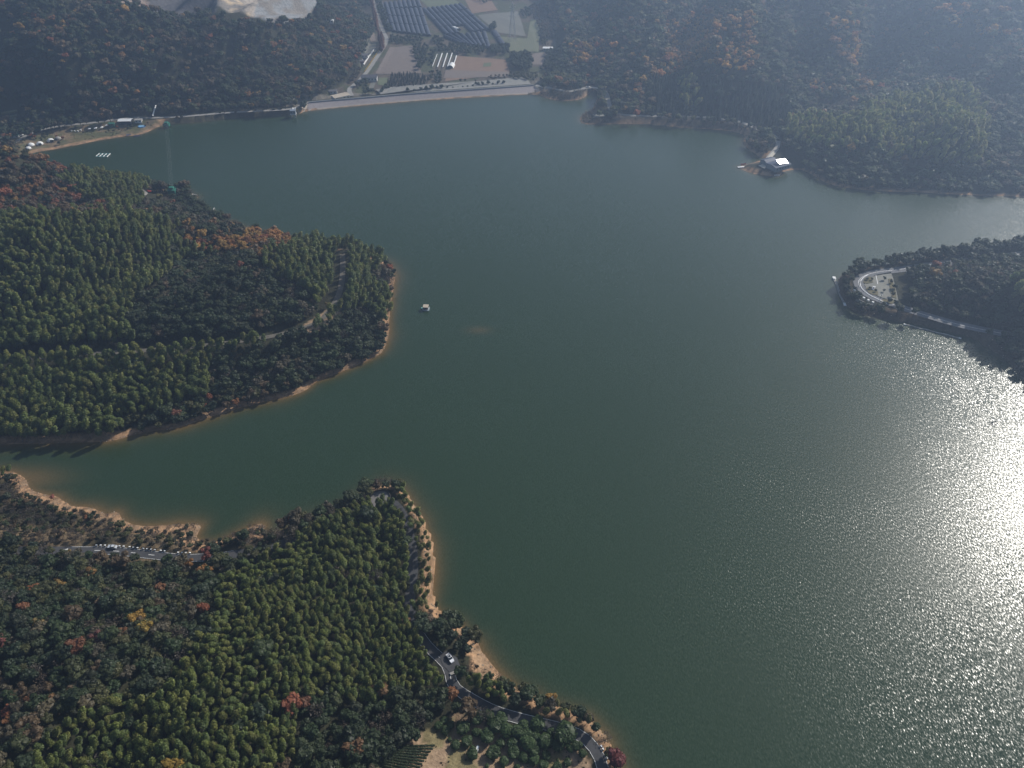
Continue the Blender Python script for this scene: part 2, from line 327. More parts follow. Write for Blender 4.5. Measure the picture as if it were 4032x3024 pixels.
tag(ground, 'wooded hills and shore land around the reservoir', 'ground', kind='structure')

# ------------------------------------------------------------------ water
wm = bpy.data.materials.new('lake_water'); wm.use_nodes = True; n = wm.node_tree; b = n.nodes['Principled BSDF']
at = n.nodes.new('ShaderNodeAttribute'); at.attribute_name = 'shallow'
ge = n.nodes.new('ShaderNodeNewGeometry')
mixc = n.nodes.new('ShaderNodeMix'); mixc.data_type = 'RGBA'
tl = n.nodes.new('ShaderNodeTexNoise'); tl.inputs['Scale'].default_value = .006; tl.inputs['Detail'].default_value = 3
deep = n.nodes.new('ShaderNodeMix'); deep.data_type = 'RGBA'; deep.inputs['A'].default_value = (.0175, .036, .0155, 1); deep.inputs['B'].default_value = (.022, .043, .021, 1)
n.links.new(ge.outputs['Position'], tl.inputs['Vector']); n.links.new(tl.outputs['Fac'], deep.inputs['Factor'])
n.links.new(deep.outputs['Result'], mixc.inputs['A']); mixc.inputs['B'].default_value = (.20, .115, .045, 1)
n.links.new(at.outputs['Fac'], mixc.inputs['Factor']); n.links.new(mixc.outputs['Result'], b.inputs['Base Color'])
b.inputs['Roughness'].default_value = .27; b.inputs['IOR'].default_value = 1.333; b.inputs['Specular IOR Level'].default_value = .5
mp = n.nodes.new('ShaderNodeMapping'); mp.inputs['Rotation'].default_value = (0, 0, R(30)); mp.inputs['Scale'].default_value = (1.0, .5, 1)
t1 = n.nodes.new('ShaderNodeTexNoise'); t1.inputs['Scale'].default_value = 1.7; t1.inputs['Detail'].default_value = 2; t1.inputs['Roughness'].default_value = .6
n.links.new(ge.outputs['Position'], mp.inputs[0]); n.links.new(mp.outputs[0], t1.inputs['Vector'])
wind = n.nodes.new('ShaderNodeTexNoise'); wind.inputs['Scale'].default_value = .012; wind.inputs['Detail'].default_value = 3
n.links.new(ge.outputs['Position'], wind.inputs['Vector'])
ws = n.nodes.new('ShaderNodeMapRange'); ws.inputs[1].default_value = .35; ws.inputs[2].default_value = .65; ws.inputs[3].default_value = WAVE * .6; ws.inputs[4].default_value = WAVE * 1.35
n.links.new(wind.outputs['Fac'], ws.inputs[0])
# facets of the small waves: a slope per point, the same at every distance
s1 = n.nodes.new('ShaderNodeVectorMath'); s1.operation = 'SUBTRACT'; s1.inputs[1].default_value = (.5, .5, .5)
s2 = n.nodes.new('ShaderNodeVectorMath'); s2.operation = 'SCALE'
s3 = n.nodes.new('ShaderNodeVectorMath'); s3.operation = 'MULTIPLY'; s3.inputs[1].default_value = (1, 1, 0)
s4 = n.nodes.new('ShaderNodeVectorMath'); s4.operation = 'ADD'; s4.inputs[1].default_value = (0, 0, 1)
s5 = n.nodes.new('ShaderNodeVectorMath'); s5.operation = 'NORMALIZE'
n.links.new(t1.outputs['Color'], s1.inputs[0]); n.links.new(s1.outputs[0], s2.inputs[0]); n.links.new(ws.outputs[0], s2.inputs['Scale'])
n.links.new(s2.outputs[0], s3.inputs[0]); n.links.new(s3.outputs[0], s4.inputs[0]); n.links.new(s4.outputs[0], s5.inputs[0]); n.links.new(s5.outputs[0], b.inputs['Normal'])
cellmask = (SD[:-1, :-1] < 6) | (SD[1:, 1:] < 6)
cx = (GX[:-1, :-1] + GX[1:, 1:]) / 2; cyy = (GY[:-1, :-1] + GY[1:, 1:]) / 2
water, used = grid_mesh('lake_water', gx, gy, np.zeros(GX.shape), wm, cellmask)
sh = np.exp(np.minimum(SD + 0.0, 0) / (1.5 + 3.0 * N2.fbm(GX / 30, GY / 30, 3))) * .7
sh = sh * np.where(PYg < 900, .5, 1) * np.where((GX > 150) & (PYg > 1000), .25, 1)
shoal = P(1885, 1300)
sh = np.maximum(sh, .22 * np.exp(-(((GX - shoal[0]) / 8) ** 2 + ((GY - shoal[1]) / 4) ** 2)))
bay = P(70, 1890); sh = np.maximum(sh, .55 * np.exp(-(((GX - bay[0]) / 22) ** 2 + ((GY - bay[1]) / 9) ** 2)) * (SD < 3))
set_attr(water.data, 'shallow', 'FLOAT', sh.ravel()[used])
tag(water, 'dark green reservoir water with sun glitter', 'water', kind='structure')
# ------------------------------------------------------------------ foliage
def leafmat(name, rough=.52):
    m = bpy.data.materials.new(name); m.use_nodes = True; n = m.node_tree; b = n.nodes['Principled BSDF']
    at = n.nodes.new('ShaderNodeAttribute'); at.attribute_type = 'INSTANCER'; at.attribute_name = 'tint'
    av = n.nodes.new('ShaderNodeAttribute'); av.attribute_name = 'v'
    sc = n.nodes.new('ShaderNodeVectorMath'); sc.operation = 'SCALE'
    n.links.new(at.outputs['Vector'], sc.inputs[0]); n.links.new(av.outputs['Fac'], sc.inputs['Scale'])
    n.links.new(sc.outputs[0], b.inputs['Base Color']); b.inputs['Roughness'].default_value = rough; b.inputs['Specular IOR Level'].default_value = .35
    tr = n.nodes.new('ShaderNodeBsdfTranslucent'); n.links.new(sc.outputs[0], tr.inputs['Color'])
    mxs = n.nodes.new('ShaderNodeMixShader'); mxs.inputs[0].default_value = .46
    n.links.new(b.outputs[0], mxs.inputs[1]); n.links.new(tr.outputs[0], mxs.inputs[2]); n.links.new(mxs.outputs[0], n.nodes['Material Output'].inputs['Surface'])
    return m
LEAF = leafmat('leaves'); BARK = mat('bark', (.11, .085, .06), noise=(.06, .05, .04), nscale=2)
def quads(rs, P0, N, size, aspect=1.0, jitter=.5):
    n = len(P0); N = N + rs.normal(0, jitter, (n, 3)); N /= np.linalg.norm(N, axis=1)[:, None] + 1e-9
    t = np.cross(N, rs.normal(0, 1, (n, 3))); t /= np.linalg.norm(t, axis=1)[:, None] + 1e-9
    bb = np.cross(N, t); s = (size * rs.uniform(.6, 1.3, n))[:, None]
    a = P0 + t * s * aspect; b = P0 + bb * s * .6; c = P0 - t * s * aspect; d = P0 - bb * s * .6
    V = np.stack([a, b, c, d], 1).reshape(-1, 3); Fq = np.arange(4 * n).reshape(n, 4)
    return V, Fq
def tube(pts, rad, seg=5):
    V = []; Fq = []
    pts = np.array(pts, float)
    for i, p in enumerate(pts):
        d = pts[min(i + 1, len(pts) - 1)] - pts[max(i - 1, 0)]; d /= np.linalg.norm(d) + 1e-9
        u = np.cross(d, (0, 1, .01) if abs(d[1]) < .9 else (1, 0, 0)); u /= np.linalg.norm(u); v = np.cross(d, u)
        r = rad[i] if hasattr(rad, '__len__') else rad
        for k in range(seg):
            a = 2 * math.pi * k / seg; V.append(p + r * (math.cos(a) * u + math.sin(a) * v))
    for i in range(len(pts) - 1):
        for k in range(seg):
            Fq.append((i * seg + k, i * seg + (k + 1) % seg, (i + 1) * seg + (k + 1) % seg, (i + 1) * seg + k))
    return np.array(V), np.array(Fq)
def ico(sub):
    bm = bmesh.new(); bmesh.ops.create_icosphere(bm, subdivisions=sub, radius=1)
    V = np.array([v.co[:] for v in bm.verts]); Fq = [[v.index for v in f.verts] for f in bm.faces]; bm.free(); return V, Fq
ICO2 = ico(2)
def plant_mesh(name, leafV, leafF, vv, woodV, woodF, coreV=None, coreF=None):
    V = [leafV]; Fs = [list(map(int, f)) for f in leafF]; mi = [0] * len(Fs); vals = [vv]; o = len(leafV)
    if coreV is not None:
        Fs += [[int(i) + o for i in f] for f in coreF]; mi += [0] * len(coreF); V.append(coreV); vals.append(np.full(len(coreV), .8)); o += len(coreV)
    if woodV is not None and len(woodV):
        Fs += [[int(i) + o for i in f] for f in woodF]; mi += [1] * len(woodF); V.append(woodV); vals.append(np.ones(len(woodV)))
    V = np.vstack(V); me = bpy.data.meshes.new(name); me.from_pydata(V.tolist(), [], Fs)
    me.materials.append(LEAF); me.materials.append(BARK); me.polygons.foreach_set('material_index', mi)
    set_attr(me, 'v', 'FLOAT', np.concatenate(vals)); return me
def join_parts(parts):
    V = []; Fq = []; o = 0
    for v, f in parts:
        V.append(v); Fq += [[int(i) + o for i in q] for q in f]; o += len(v)
    return np.vstack(V), Fq
def crown(rs, lobes, nleaf, size, core=.82):
    """leaf clumps over the shell of several lobes, with a leafy core"""
    LV = []; LF = []; vals = []; cores = []; o = 0
    tot = sum(l[3] ** 2 for l in lobes)
    for (x, y, z, r, sq) in lobes:
        n = max(8, int(nleaf * r * r / tot)); d = rs.normal(0, 1, (n, 3)); d /= np.linalg.norm(d, axis=1)[:, None]
        d[:, 2] = np.where(d[:, 2] < -.45, -d[:, 2] * .6, d[:, 2])
        rr = r * rs.uniform(.8, 1.12, n)[:, None]
        pos = np.array([x, y, z]) + d * rr * np.array([1, 1, sq])
        v, f = quads(rs, pos, d, size, 1.0, .3); LV.append(v); LF += (f + o).tolist(); o += len(v)
        vals.append(np.repeat(rs.uniform(.7, 1.3, n), 4))
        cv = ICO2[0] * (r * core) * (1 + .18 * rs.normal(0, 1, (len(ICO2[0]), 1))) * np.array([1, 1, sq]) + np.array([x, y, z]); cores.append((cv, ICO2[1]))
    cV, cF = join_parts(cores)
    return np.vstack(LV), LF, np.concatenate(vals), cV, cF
def broadleaf(name, seed, nl=9, nleaf=420, flat=.8, hgt=7.0):
    rs = np.random.RandomState(seed); lobes = [(0, 0, hgt * .66, 2.0, .9)]
    for k in range(nl):
        a = k * 2.4 + rs.uniform(-.3, .3); q = rs.uniform(.9, 2.1); h = hgt * rs.uniform(.5, .86)
        q *= 1.15 - .55 * max(0, (h / hgt - .6))
        lobes.append((q * math.cos(a), q * math.sin(a), h, rs.uniform(.75, 1.35), flat))
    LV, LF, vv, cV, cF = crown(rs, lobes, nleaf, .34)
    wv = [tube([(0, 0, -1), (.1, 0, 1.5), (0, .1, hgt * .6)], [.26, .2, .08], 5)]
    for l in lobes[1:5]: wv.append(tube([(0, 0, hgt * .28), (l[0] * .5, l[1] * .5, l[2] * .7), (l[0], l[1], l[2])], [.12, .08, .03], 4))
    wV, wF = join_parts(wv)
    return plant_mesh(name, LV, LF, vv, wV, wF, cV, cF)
def bamboo(name, seed, hgt=10.0):
    rs = np.random.RandomState(seed); lean = rs.uniform(.7, 1.7); ang = rs.uniform(-.4, .4)
    ts = np.linspace(0, 1, 9); cx_ = lean * ts ** 3 * 1.5; cz = hgt * ts - lean * .55 * ts ** 4
    pts = np.stack([cx_ * math.cos(ang), cx_ * math.sin(ang), cz], 1)
    n = 330; t = rs.beta(1.7, 1.4, n) * .58 + .46; px_ = np.interp(t, ts, pts[:, 0]); py_ = np.interp(t, ts, pts[:, 1]); pz = np.interp(t, ts, pts[:, 2])
    prof = 1.34 * np.sin(np.clip((t - .42) / .64, 0, 1) * math.pi) ** .6 + .1
    a = rs.uniform(0, 2 * math.pi, n); rr = prof * rs.uniform(.45, 1.05, n) ** .6
    pos = np.stack([px_ + rr * np.cos(a), py_ + rr * np.sin(a), pz - rr * .35 + rs.normal(0, .12, n)], 1)
    N = np.stack([np.cos(a) * .8, np.sin(a) * .8, np.full(n, .7)], 1)
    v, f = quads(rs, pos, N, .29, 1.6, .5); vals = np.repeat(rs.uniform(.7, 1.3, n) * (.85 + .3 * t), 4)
    core = []
    for tt, r in ((.62, .55), (.76, .8), (.89, .5)):
        c = np.array([np.interp(tt, ts, pts[:, 0]), np.interp(tt, ts, pts[:, 1]), np.interp(tt, ts, pts[:, 2])])
        core.append((ICO2[0] * r * (1 + .2 * rs.normal(0, 1, (len(ICO2[0]), 1))) * np.array([1, 1, 1.0]) + c, ICO2[1]))
    cV, cF = join_parts(core); wV, wF = tube(pts, np.linspace(.07, .02, 9), 4)
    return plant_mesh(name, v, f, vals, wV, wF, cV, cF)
def conifer(name, seed, hgt=9.0, wid=1.7):
    rs = np.random.RandomState(seed); n = 380; t = rs.uniform(0, 1, n) ** .8; a = rs.uniform(0, 2 * math.pi, n)
    r = wid * (1 - t) ** .75 * rs.uniform(.6, 1.1, n) * (1 + .25 * np.sin(a * 3 + t * 30)) + .05
    pos = np.stack([r * np.cos(a), r * np.sin(a), hgt * (.12 + .86 * t)], 1); N = np.stack([np.cos(a), np.sin(a), np.full(n, .6)], 1)
    v, f = quads(rs, pos, N, .34, 1, .5); vals = np.repeat(rs.uniform(.7, 1.3, n), 4)
    core = [(ICO2[0] * np.array([wid * q, wid * q, hgt * .2]) * (1 + .1 * rs.normal(0, 1, (len(ICO2[0]), 1))) + np.array([0, 0, hgt * z]), ICO2[1]) for q, z in ((.72, .3), (.5, .5), (.28, .7))]
    cV, cF = join_parts(core); wV, wF = tube([(0, 0, -1), (0, 0, hgt * .9)], [.2, .04], 5)
    return plant_mesh(name, v, f, vals, wV, wF, cV, cF)
def bare(name, seed, hgt=6.0):
    rs = np.random.RandomState(seed); parts = [tube([(0, 0, -1), (0, 0, hgt * .4)], [.16, .1], 4)]; tips = []
    for k in range(12):
        a = k * 2.4; e = np.array([math.cos(a) * rs.uniform(1, 2.2), math.sin(a) * rs.uniform(1, 2.2), hgt * rs.uniform(.6, 1)]); parts.append(tube([(0, 0, hgt * .3), e * np.array([.5, .5, .8]), e], [.07, .04, .02], 3))
        tips += [e] * 14
    tips = np.array(tips) + rs.normal(0, .55, (len(tips), 3)); v, f = quads(rs, tips, rs.normal(0, 1, (len(tips), 3)), .26, 1.5, .3)
    wV, wF = join_parts(parts); return plant_mesh(name, v, f, np.repeat(rs.uniform(.6, 1.2, len(tips)), 4), wV, wF)
def shrub(name, seed):
    rs = np.random.RandomState(seed); lobes = [(rs.uniform(-.8, .8), rs.uniform(-.8, .8), rs.uniform(.5, 1.2), rs.uniform(.5, .9), .8) for _ in range(6)]
    LV, LF, vv, cV, cF = crown(rs, lobes, 170, .24, .75); return plant_mesh(name, LV, LF, vv, None, None, cV, cF)
PROTO = {
 'bamboo': [bamboo('bamboo_%s' % c, 10 + i, 9 + i * .8) for i, c in enumerate(('slender', 'full', 'leaning', 'tall'))],
 'evergreen_tree': [broadleaf('evergreen_tree', 30 + i, 8 + i, 420) for i in range(4)],
 'autumn_tree': [broadleaf('autumn_tree', 50 + i, 7 + i, 420, .9, 7.5) for i in range(4)],
 'conifer_tree': [conifer('conifer_tree', 70 + i) for i in range(3)],
 'bare_tree': [bare('bare_tree', 80 + i) for i in range(3)],
 'shrub': [shrub('shrub', 90 + i) for i in range(3)],
}
VEG = {k: [] for k in PROTO}          # x, y, z, rotz, tilt, scale, variant, r, g, b
TINT = {
 'bamboo': [(.136, .160, .038), (.114, .144, .038), (.158, .166, .044), (.098, .130, .040)],
 'bamboo_pale': [(.17, .175, .058), (.15, .16, .052), (.185, .175, .07)],
 'evergreen_tree': [(.048, .074, .030), (.062, .084, .034), (.044, .064, .034), (.078, .090, .038), (.056, .066, .038)],
 'dark': [(.050, .072, .030), (.062, .080, .036), (.044, .062, .030)],
 'autumn_tree': [(.32, .16, .05), (.26, .12, .05), (.36, .22, .06), (.22, .125, .055), (.28, .10, .05)],
 'red': [(.26, .10, .05), (.20, .095, .05), (.24, .13, .055), (.18, .10, .055)],
 'orange': [(.38, .18, .05), (.33, .17, .055), (.42, .25, .06)],
 'brown': [(.125, .105, .062), (.105, .09, .058), (.15, .105, .06)],
 'olive': [(.11, .11, .042), (.095, .10, .04)],
 'conifer_tree': [(.040, .056, .036), (.034, .050, .036)],
 'bare_tree': [(.115, .10, .082), (.10, .085, .07), (.13, .10, .075)],
 'shrub': [(.07, .075, .036), (.10, .085, .048), (.06, .07, .034), (.12, .09, .05)],
}
LEAN = 0.0
def soft(c):
    return (c[0] * .82, c[1] * 1.0 + .01, c[2] + .012)
def put(sp, x, y, s=1.0, tint=None, z=None, rot=None, tilt=None, pale=1.0):
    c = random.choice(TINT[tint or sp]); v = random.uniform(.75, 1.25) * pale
    if z is None: z = float(height(x, y))
    VEG[sp].append((x, y, z - .2, random.uniform(0, 6.28) if rot is None else rot, random.uniform(-.07, .07) if tilt is None else tilt, s, random.randrange(len(PROTO[sp])), c[0] * v, c[1] * v, c[2] * v))

# species of the woods: polygons over the photograph, read at canopy height; the mixes list (kind, tint, weight, size)
EV = ('evergreen_tree', 'evergreen_tree'); DK = ('evergreen_tree', 'dark'); BR = ('autumn_tree', 'brown'); OL = ('evergreen_tree', 'olive'); AU = ('autumn_tree', 'autumn_tree'); RD = ('autumn_tree', 'red'); OR = ('autumn_tree', 'orange')
BA = ('bare_tree', 'bare_tree'); CO = ('conifer_tree', 'conifer_tree'); BB = ('bamboo', 'bamboo'); BP = ('bamboo', 'bamboo_pale'); SH = ('shrub', 'shrub')
MIX = {
 'wood': (5.0, [(EV, 50), (DK, 12), (BR, 12), (BA, 6), (AU, 4), (OL, 20)]),
 'nwhill': (4.8, [(DK, 50), (EV, 22), (BR, 14), (BA, 8), (AU, 5), (OL, 6)]),
 'nwgold': (4.8, [(DK, 34), (EV, 22), (BR, 22), (AU, 14), (OL, 8)]),
 'autumn': (5.2, [(RD, 26), (BR, 30), (AU, 16), (DK, 14), (BA, 8)]),
 'orange': (5.2, [(OR, 50), (AU, 25), (BR, 18), (EV, 7)]),
 'dark': (4.6, [(DK, 66), (EV, 24), (BA, 6), (BR, 5)]),
 'mixed': (4.2, [(EV, 50), (DK, 20), (OL, 14), (BA, 6), (BR, 4), (AU, .7)]),
 'brownwood': (4.6, [(BR, 24), (BA, 22), (DK, 26), (EV, 20), (AU, 5), (OL, 8)]),
 'bamboo': (2.55, [(BB, 97), (EV, 1.0), (BA, .4)]),
 'bamboo_pale': (3.0, [(BP, 70), (BB, 24), (BR, 2)]),
 'bamboo_far': (3.6, [(BP, 62), (BB, 26), (EV, 6), (BR, 3)]),
 'pine': (4.2, [(CO, 92), (EV, 8)]),
 'headpine': (4.4, [(DK, 70), (CO, 14), (EV, 10)]),
 'scrub': (4.4, [(BA, 40), (SH, 34), (BR, 4), (EV, 9), (OL, 8)]),
 'lowscrub': (3.4, [(SH, 60), (BA, 30)]),
 'autumnfar': (4.8, [(OR, 34), (AU, 20), (BR, 22), (EV, 14), (OL, 12)]),
 'none': (6, []),
}
ZONES = [   # later wins
 ('nwhill', [(-600,-400),(1400,-400),(1420,400),(1200,470),(600,480),(-600,640)]),
 ('nwgold', [(0,0),(360,0),(560,200),(640,330),(520,400),(250,330),(120,160)]),
 ('brownwood', [(600,60),(860,80),(1100,300),(1400,250),(1400,380),(1240,400),(1000,380),(640,330)]),
 ('brownwood', [(1050,100),(1260,110),(1400,200),(1380,270),(1200,230)]),
 ('wood', [(2000,-400),(4700,-400),(4700,700),(3000,600),(2200,470)]),
 ('autumnfar', [(2230,170),(2400,150),(2420,240),(2260,250)]),
 ('autumnfar', [(2600,110),(2750,30),(2950,40),(3000,110),(2990,200),(2950,270),(2880,290),(2780,240),(2700,240),(2600,330),(2540,260),(2640,180)]),
 ('autumnfar', [(3180,330),(3240,310),(3340,320),(3420,240),(3450,300),(3400,350),(3190,360)]),
 ('autumnfar', [(3250,90),(3370,60),(3380,260),(3330,260),(3270,200)]),
 ('autumnfar', [(3680,30),(3780,0),(3920,90),(3920,150),(3800,130)]),
 ('dark', [(2980,60),(3090,80),(3110,300),(3000,330),(2960,200)]),
 ('pine', [(2560,310),(2650,290),(3100,330),(3110,470),(3000,500),(2850,460),(2560,440)]),
 ('bamboo_far', [(2670,300),(2740,310),(2740,420),(2680,420)]),
 ('lowscrub', [(640,470),(1150,430),(1170,470),(640,530)]),
 ('lowscrub', [(2290,430),(2450,460),(2760,465),(2930,490),(2990,560),(2920,545),(2760,525),(2450,505),(2270,485)]),
 ('bamboo_far', [(3080,480),(3180,440),(3290,470),(3420,410),(3560,370),(3800,340),(3860,440),(3890,560),(3870,650),(3700,640),(3450,600),(3200,570),(3090,540)]),
 ('dark', [(3080,560),(3250,590),(3500,620),(3700,650),(3900,680),(4600,700),(4600,820),(3300,760),(3080,700)]),
 ('scrub', [(3160,440),(3280,420),(3460,350),(3440,330),(3300,380),(3150,410)]),
 ('dark', [(3870,330),(4700,200),(4700,760),(3880,700)]),
 ('brownwood', [(3870,600),(4000,590),(4020,680),(3900,680)]),
 ('lowscrub', [(2000,330),(2330,330),(2350,470),(2150,400)]),
 ('bamboo', [(-700,560),(760,720),(1570,900),(1620,1100),(1560,1420),(1300,1580),(0,1860),(-700,1900)]),
 ('autumn', [(-700,540),(620,640),(640,720),(470,690),(400,760),(520,830),(200,840),(-700,850)]),
 ('bamboo', [(420,640),(560,660),(580,800),(500,830),(330,760),(240,690)]),
 ('brownwood', [(560,800),(620,640),(760,740),(1200,930),(1000,960),(760,900),(640,860),(430,820)]),
 ('dark', [(520,680),(640,680),(780,760),(900,850),(820,880),(700,800),(640,720)]),
 ('orange', [(680,900),(760,885),(880,920),(1050,890),(1160,915),(1150,970),(1000,1010),(800,985)]),
 ('mixed', [(750,1000),(960,980),(1050,1010),(1000,1100),(750,1150),(600,1100)]),
 ('dark', [(560,1130),(780,1050),(1060,1060),(1230,1150),(1270,1230),(1180,1310),(900,1340),(560,1370),(500,1250)]),
 ('dark', [(850,1370),(1250,1290),(1400,1180),(1560,1280),(1500,1420),(1200,1560),(900,1640),(820,1520)]),
 ('brownwood', [(1460,1080),(1560,980),(1620,1120),(1560,1180)]),
 ('wood', [(500,1620),(760,1560),(1250,1440),(1250,1560),(700,1720),(500,1760)]),
 ('dark', [(3250,850),(4700,800),(4700,1700),(3900,1450),(3250,1250)]),
 ('brownwood', [(3640,1040),(3760,1020),(4000,1010),(4100,1080),(3850,1090),(3640,1080)]),
 ('mixed', [(3550,1070),(3680,1080),(3640,1200),(3560,1220)]),
 ('bamboo_far', [(3960,1090),(4500,1060),(4500,1300),(3980,1270)]),
 ('headpine', [(3400,1000),(3700,930),(4300,880),(4300,985),(3800,1010),(3400,1070)]),
 ('scrub', [(-700,1800),(1100,2000),(1090,2170),(1000,2190),(330,2150),(250,2120),(-700,2110)]),
 ('mixed', [(-700,2110),(260,2120),(330,2180),(900,2200),(1200,2060),(1240,2080),(1100,2200),(760,2480),(620,2700),(400,2720),(150,2900),(200,3300),(-700,3300)]),
 ('brownwood', [(-200,2620),(330,2700),(180,2900),(-200,2960)]),
 ('bamboo', [(900,2240),(1100,2140),(1240,2050),(1400,1960),(1600,1900),(1760,2200),(1760,2440),(1700,2560),(1720,2700),(1500,2800),(1250,2900),(1180,3300),(100,3300),(180,2900),(420,2740),(640,2700),(800,2500)]),
 ('dark', [(1180,2720),(1500,2760),(1700,2680),(1830,2730),(1780,2840),(1640,2960),(1480,3080),(1200,3300),(1120,3000)]),
 ('bamboo_pale', [(1560,1900),(1640,1960),(1760,2200),(1740,2400),(1640,2400),(1640,2250),(1640,2100),(1580,1990)]),
 ('scrub', [(1640,2380),(1780,2380),(1760,2450),(1650,2460)]),
 ('dark', [(1650,2420),(1760,2410),(1850,2490),(1860,2560),(1800,2600),(1720,2540)]),
 ('lowscrub', [(1790,2560),(1880,2560),(1930,2660),(1830,2680)]),
 ('bamboo', [(1800,2640),(1940,2640),(2020,2740),(1980,2790),(1880,2750)]),
 ('scrub', [(2000,2720),(2070,2740),(2040,2800),(1990,2780)]),
 ('bamboo_pale', [(2040,2740),(2330,2800),(2310,2890),(2180,2840),(2050,2810)]),
 ('lowscrub', [(2300,2860),(2400,2920),(2460,3060),(2400,3000)]),
]
ROAD_CL = {'lakeside_road': 4.1, 'hillside_road': 6.5, 'camp_road': 4.2, 'shore_road': 3.6, 'lodge_path': 5, 'headland_road': 4.6, 'valley_road': 5, 'quarry_track': 6}
NOTREE = [  # clearings over the photograph, at ground height
 [(60,628),(75,560),(150,535),(260,505),(430,485),(520,462),(700,465),(700,490),(560,545),(400,570),(200,605)],
 [(3380,1110),(3440,1078),(3560,1062),(3575,1100),(3580,1180),(3550,1240),(3440,1190),(3370,1140)],
 [(545,762),(640,762),(660,795),(640,815),(580,805)],[(668,765),(705,765),(705,795),(670,795)],[(755,765),(790,770),(785,790),(750,780)],[(592,468),(600,412),(640,410),(634,468)],[(0,425),(85,420),(90,500),(10,505)],[(3345,1125),(3350,1170),(3400,1212),(3470,1232),(3500,1205),(3420,1180),(3375,1140),(3370,1110)],[(1690,2230),(1714,2230),(1714,2420),(1696,2420)],
 [(1730,2560),(1810,2570),(1815,2660),(1740,2650)],
 [(1480,1930),(1560,1940),(1560,1985),(1470,1985)],
 [(3000,600),(3110,600),(3160,650),(3100,690),(2900,680),(2890,640)],
 [(2330,430),(2420,435),(2430,450),(2340,468)],
 [(1850,2525),(1910,2570),(1990,2680),(1950,2690),(1860,2600)],
 [(1700,2250),(1712,2250),(1712,2410),(1690,2410)],
 [(800,-200),(1300,-200),(1240,85),(1060,100),(900,90),(860,70)],
 [(450,-200),(860,-200),(850,62),(700,66),(590,50),(450,18)],[(1280,400),(1420,395),(1420,340),(1300,350)],
 [(1180,1290),(1270,1230),(1345,1170),(1340,1240),(1230,1320)],
 [(2130,170),(2190,170),(2190,210),(2130,210)],
]
ORPX = [(1480,3160),(1520,3020),(1640,2900),(1760,2810),(1900,2850),(2100,2880),(2250,2920),(2330,3010),(2350,3160)]
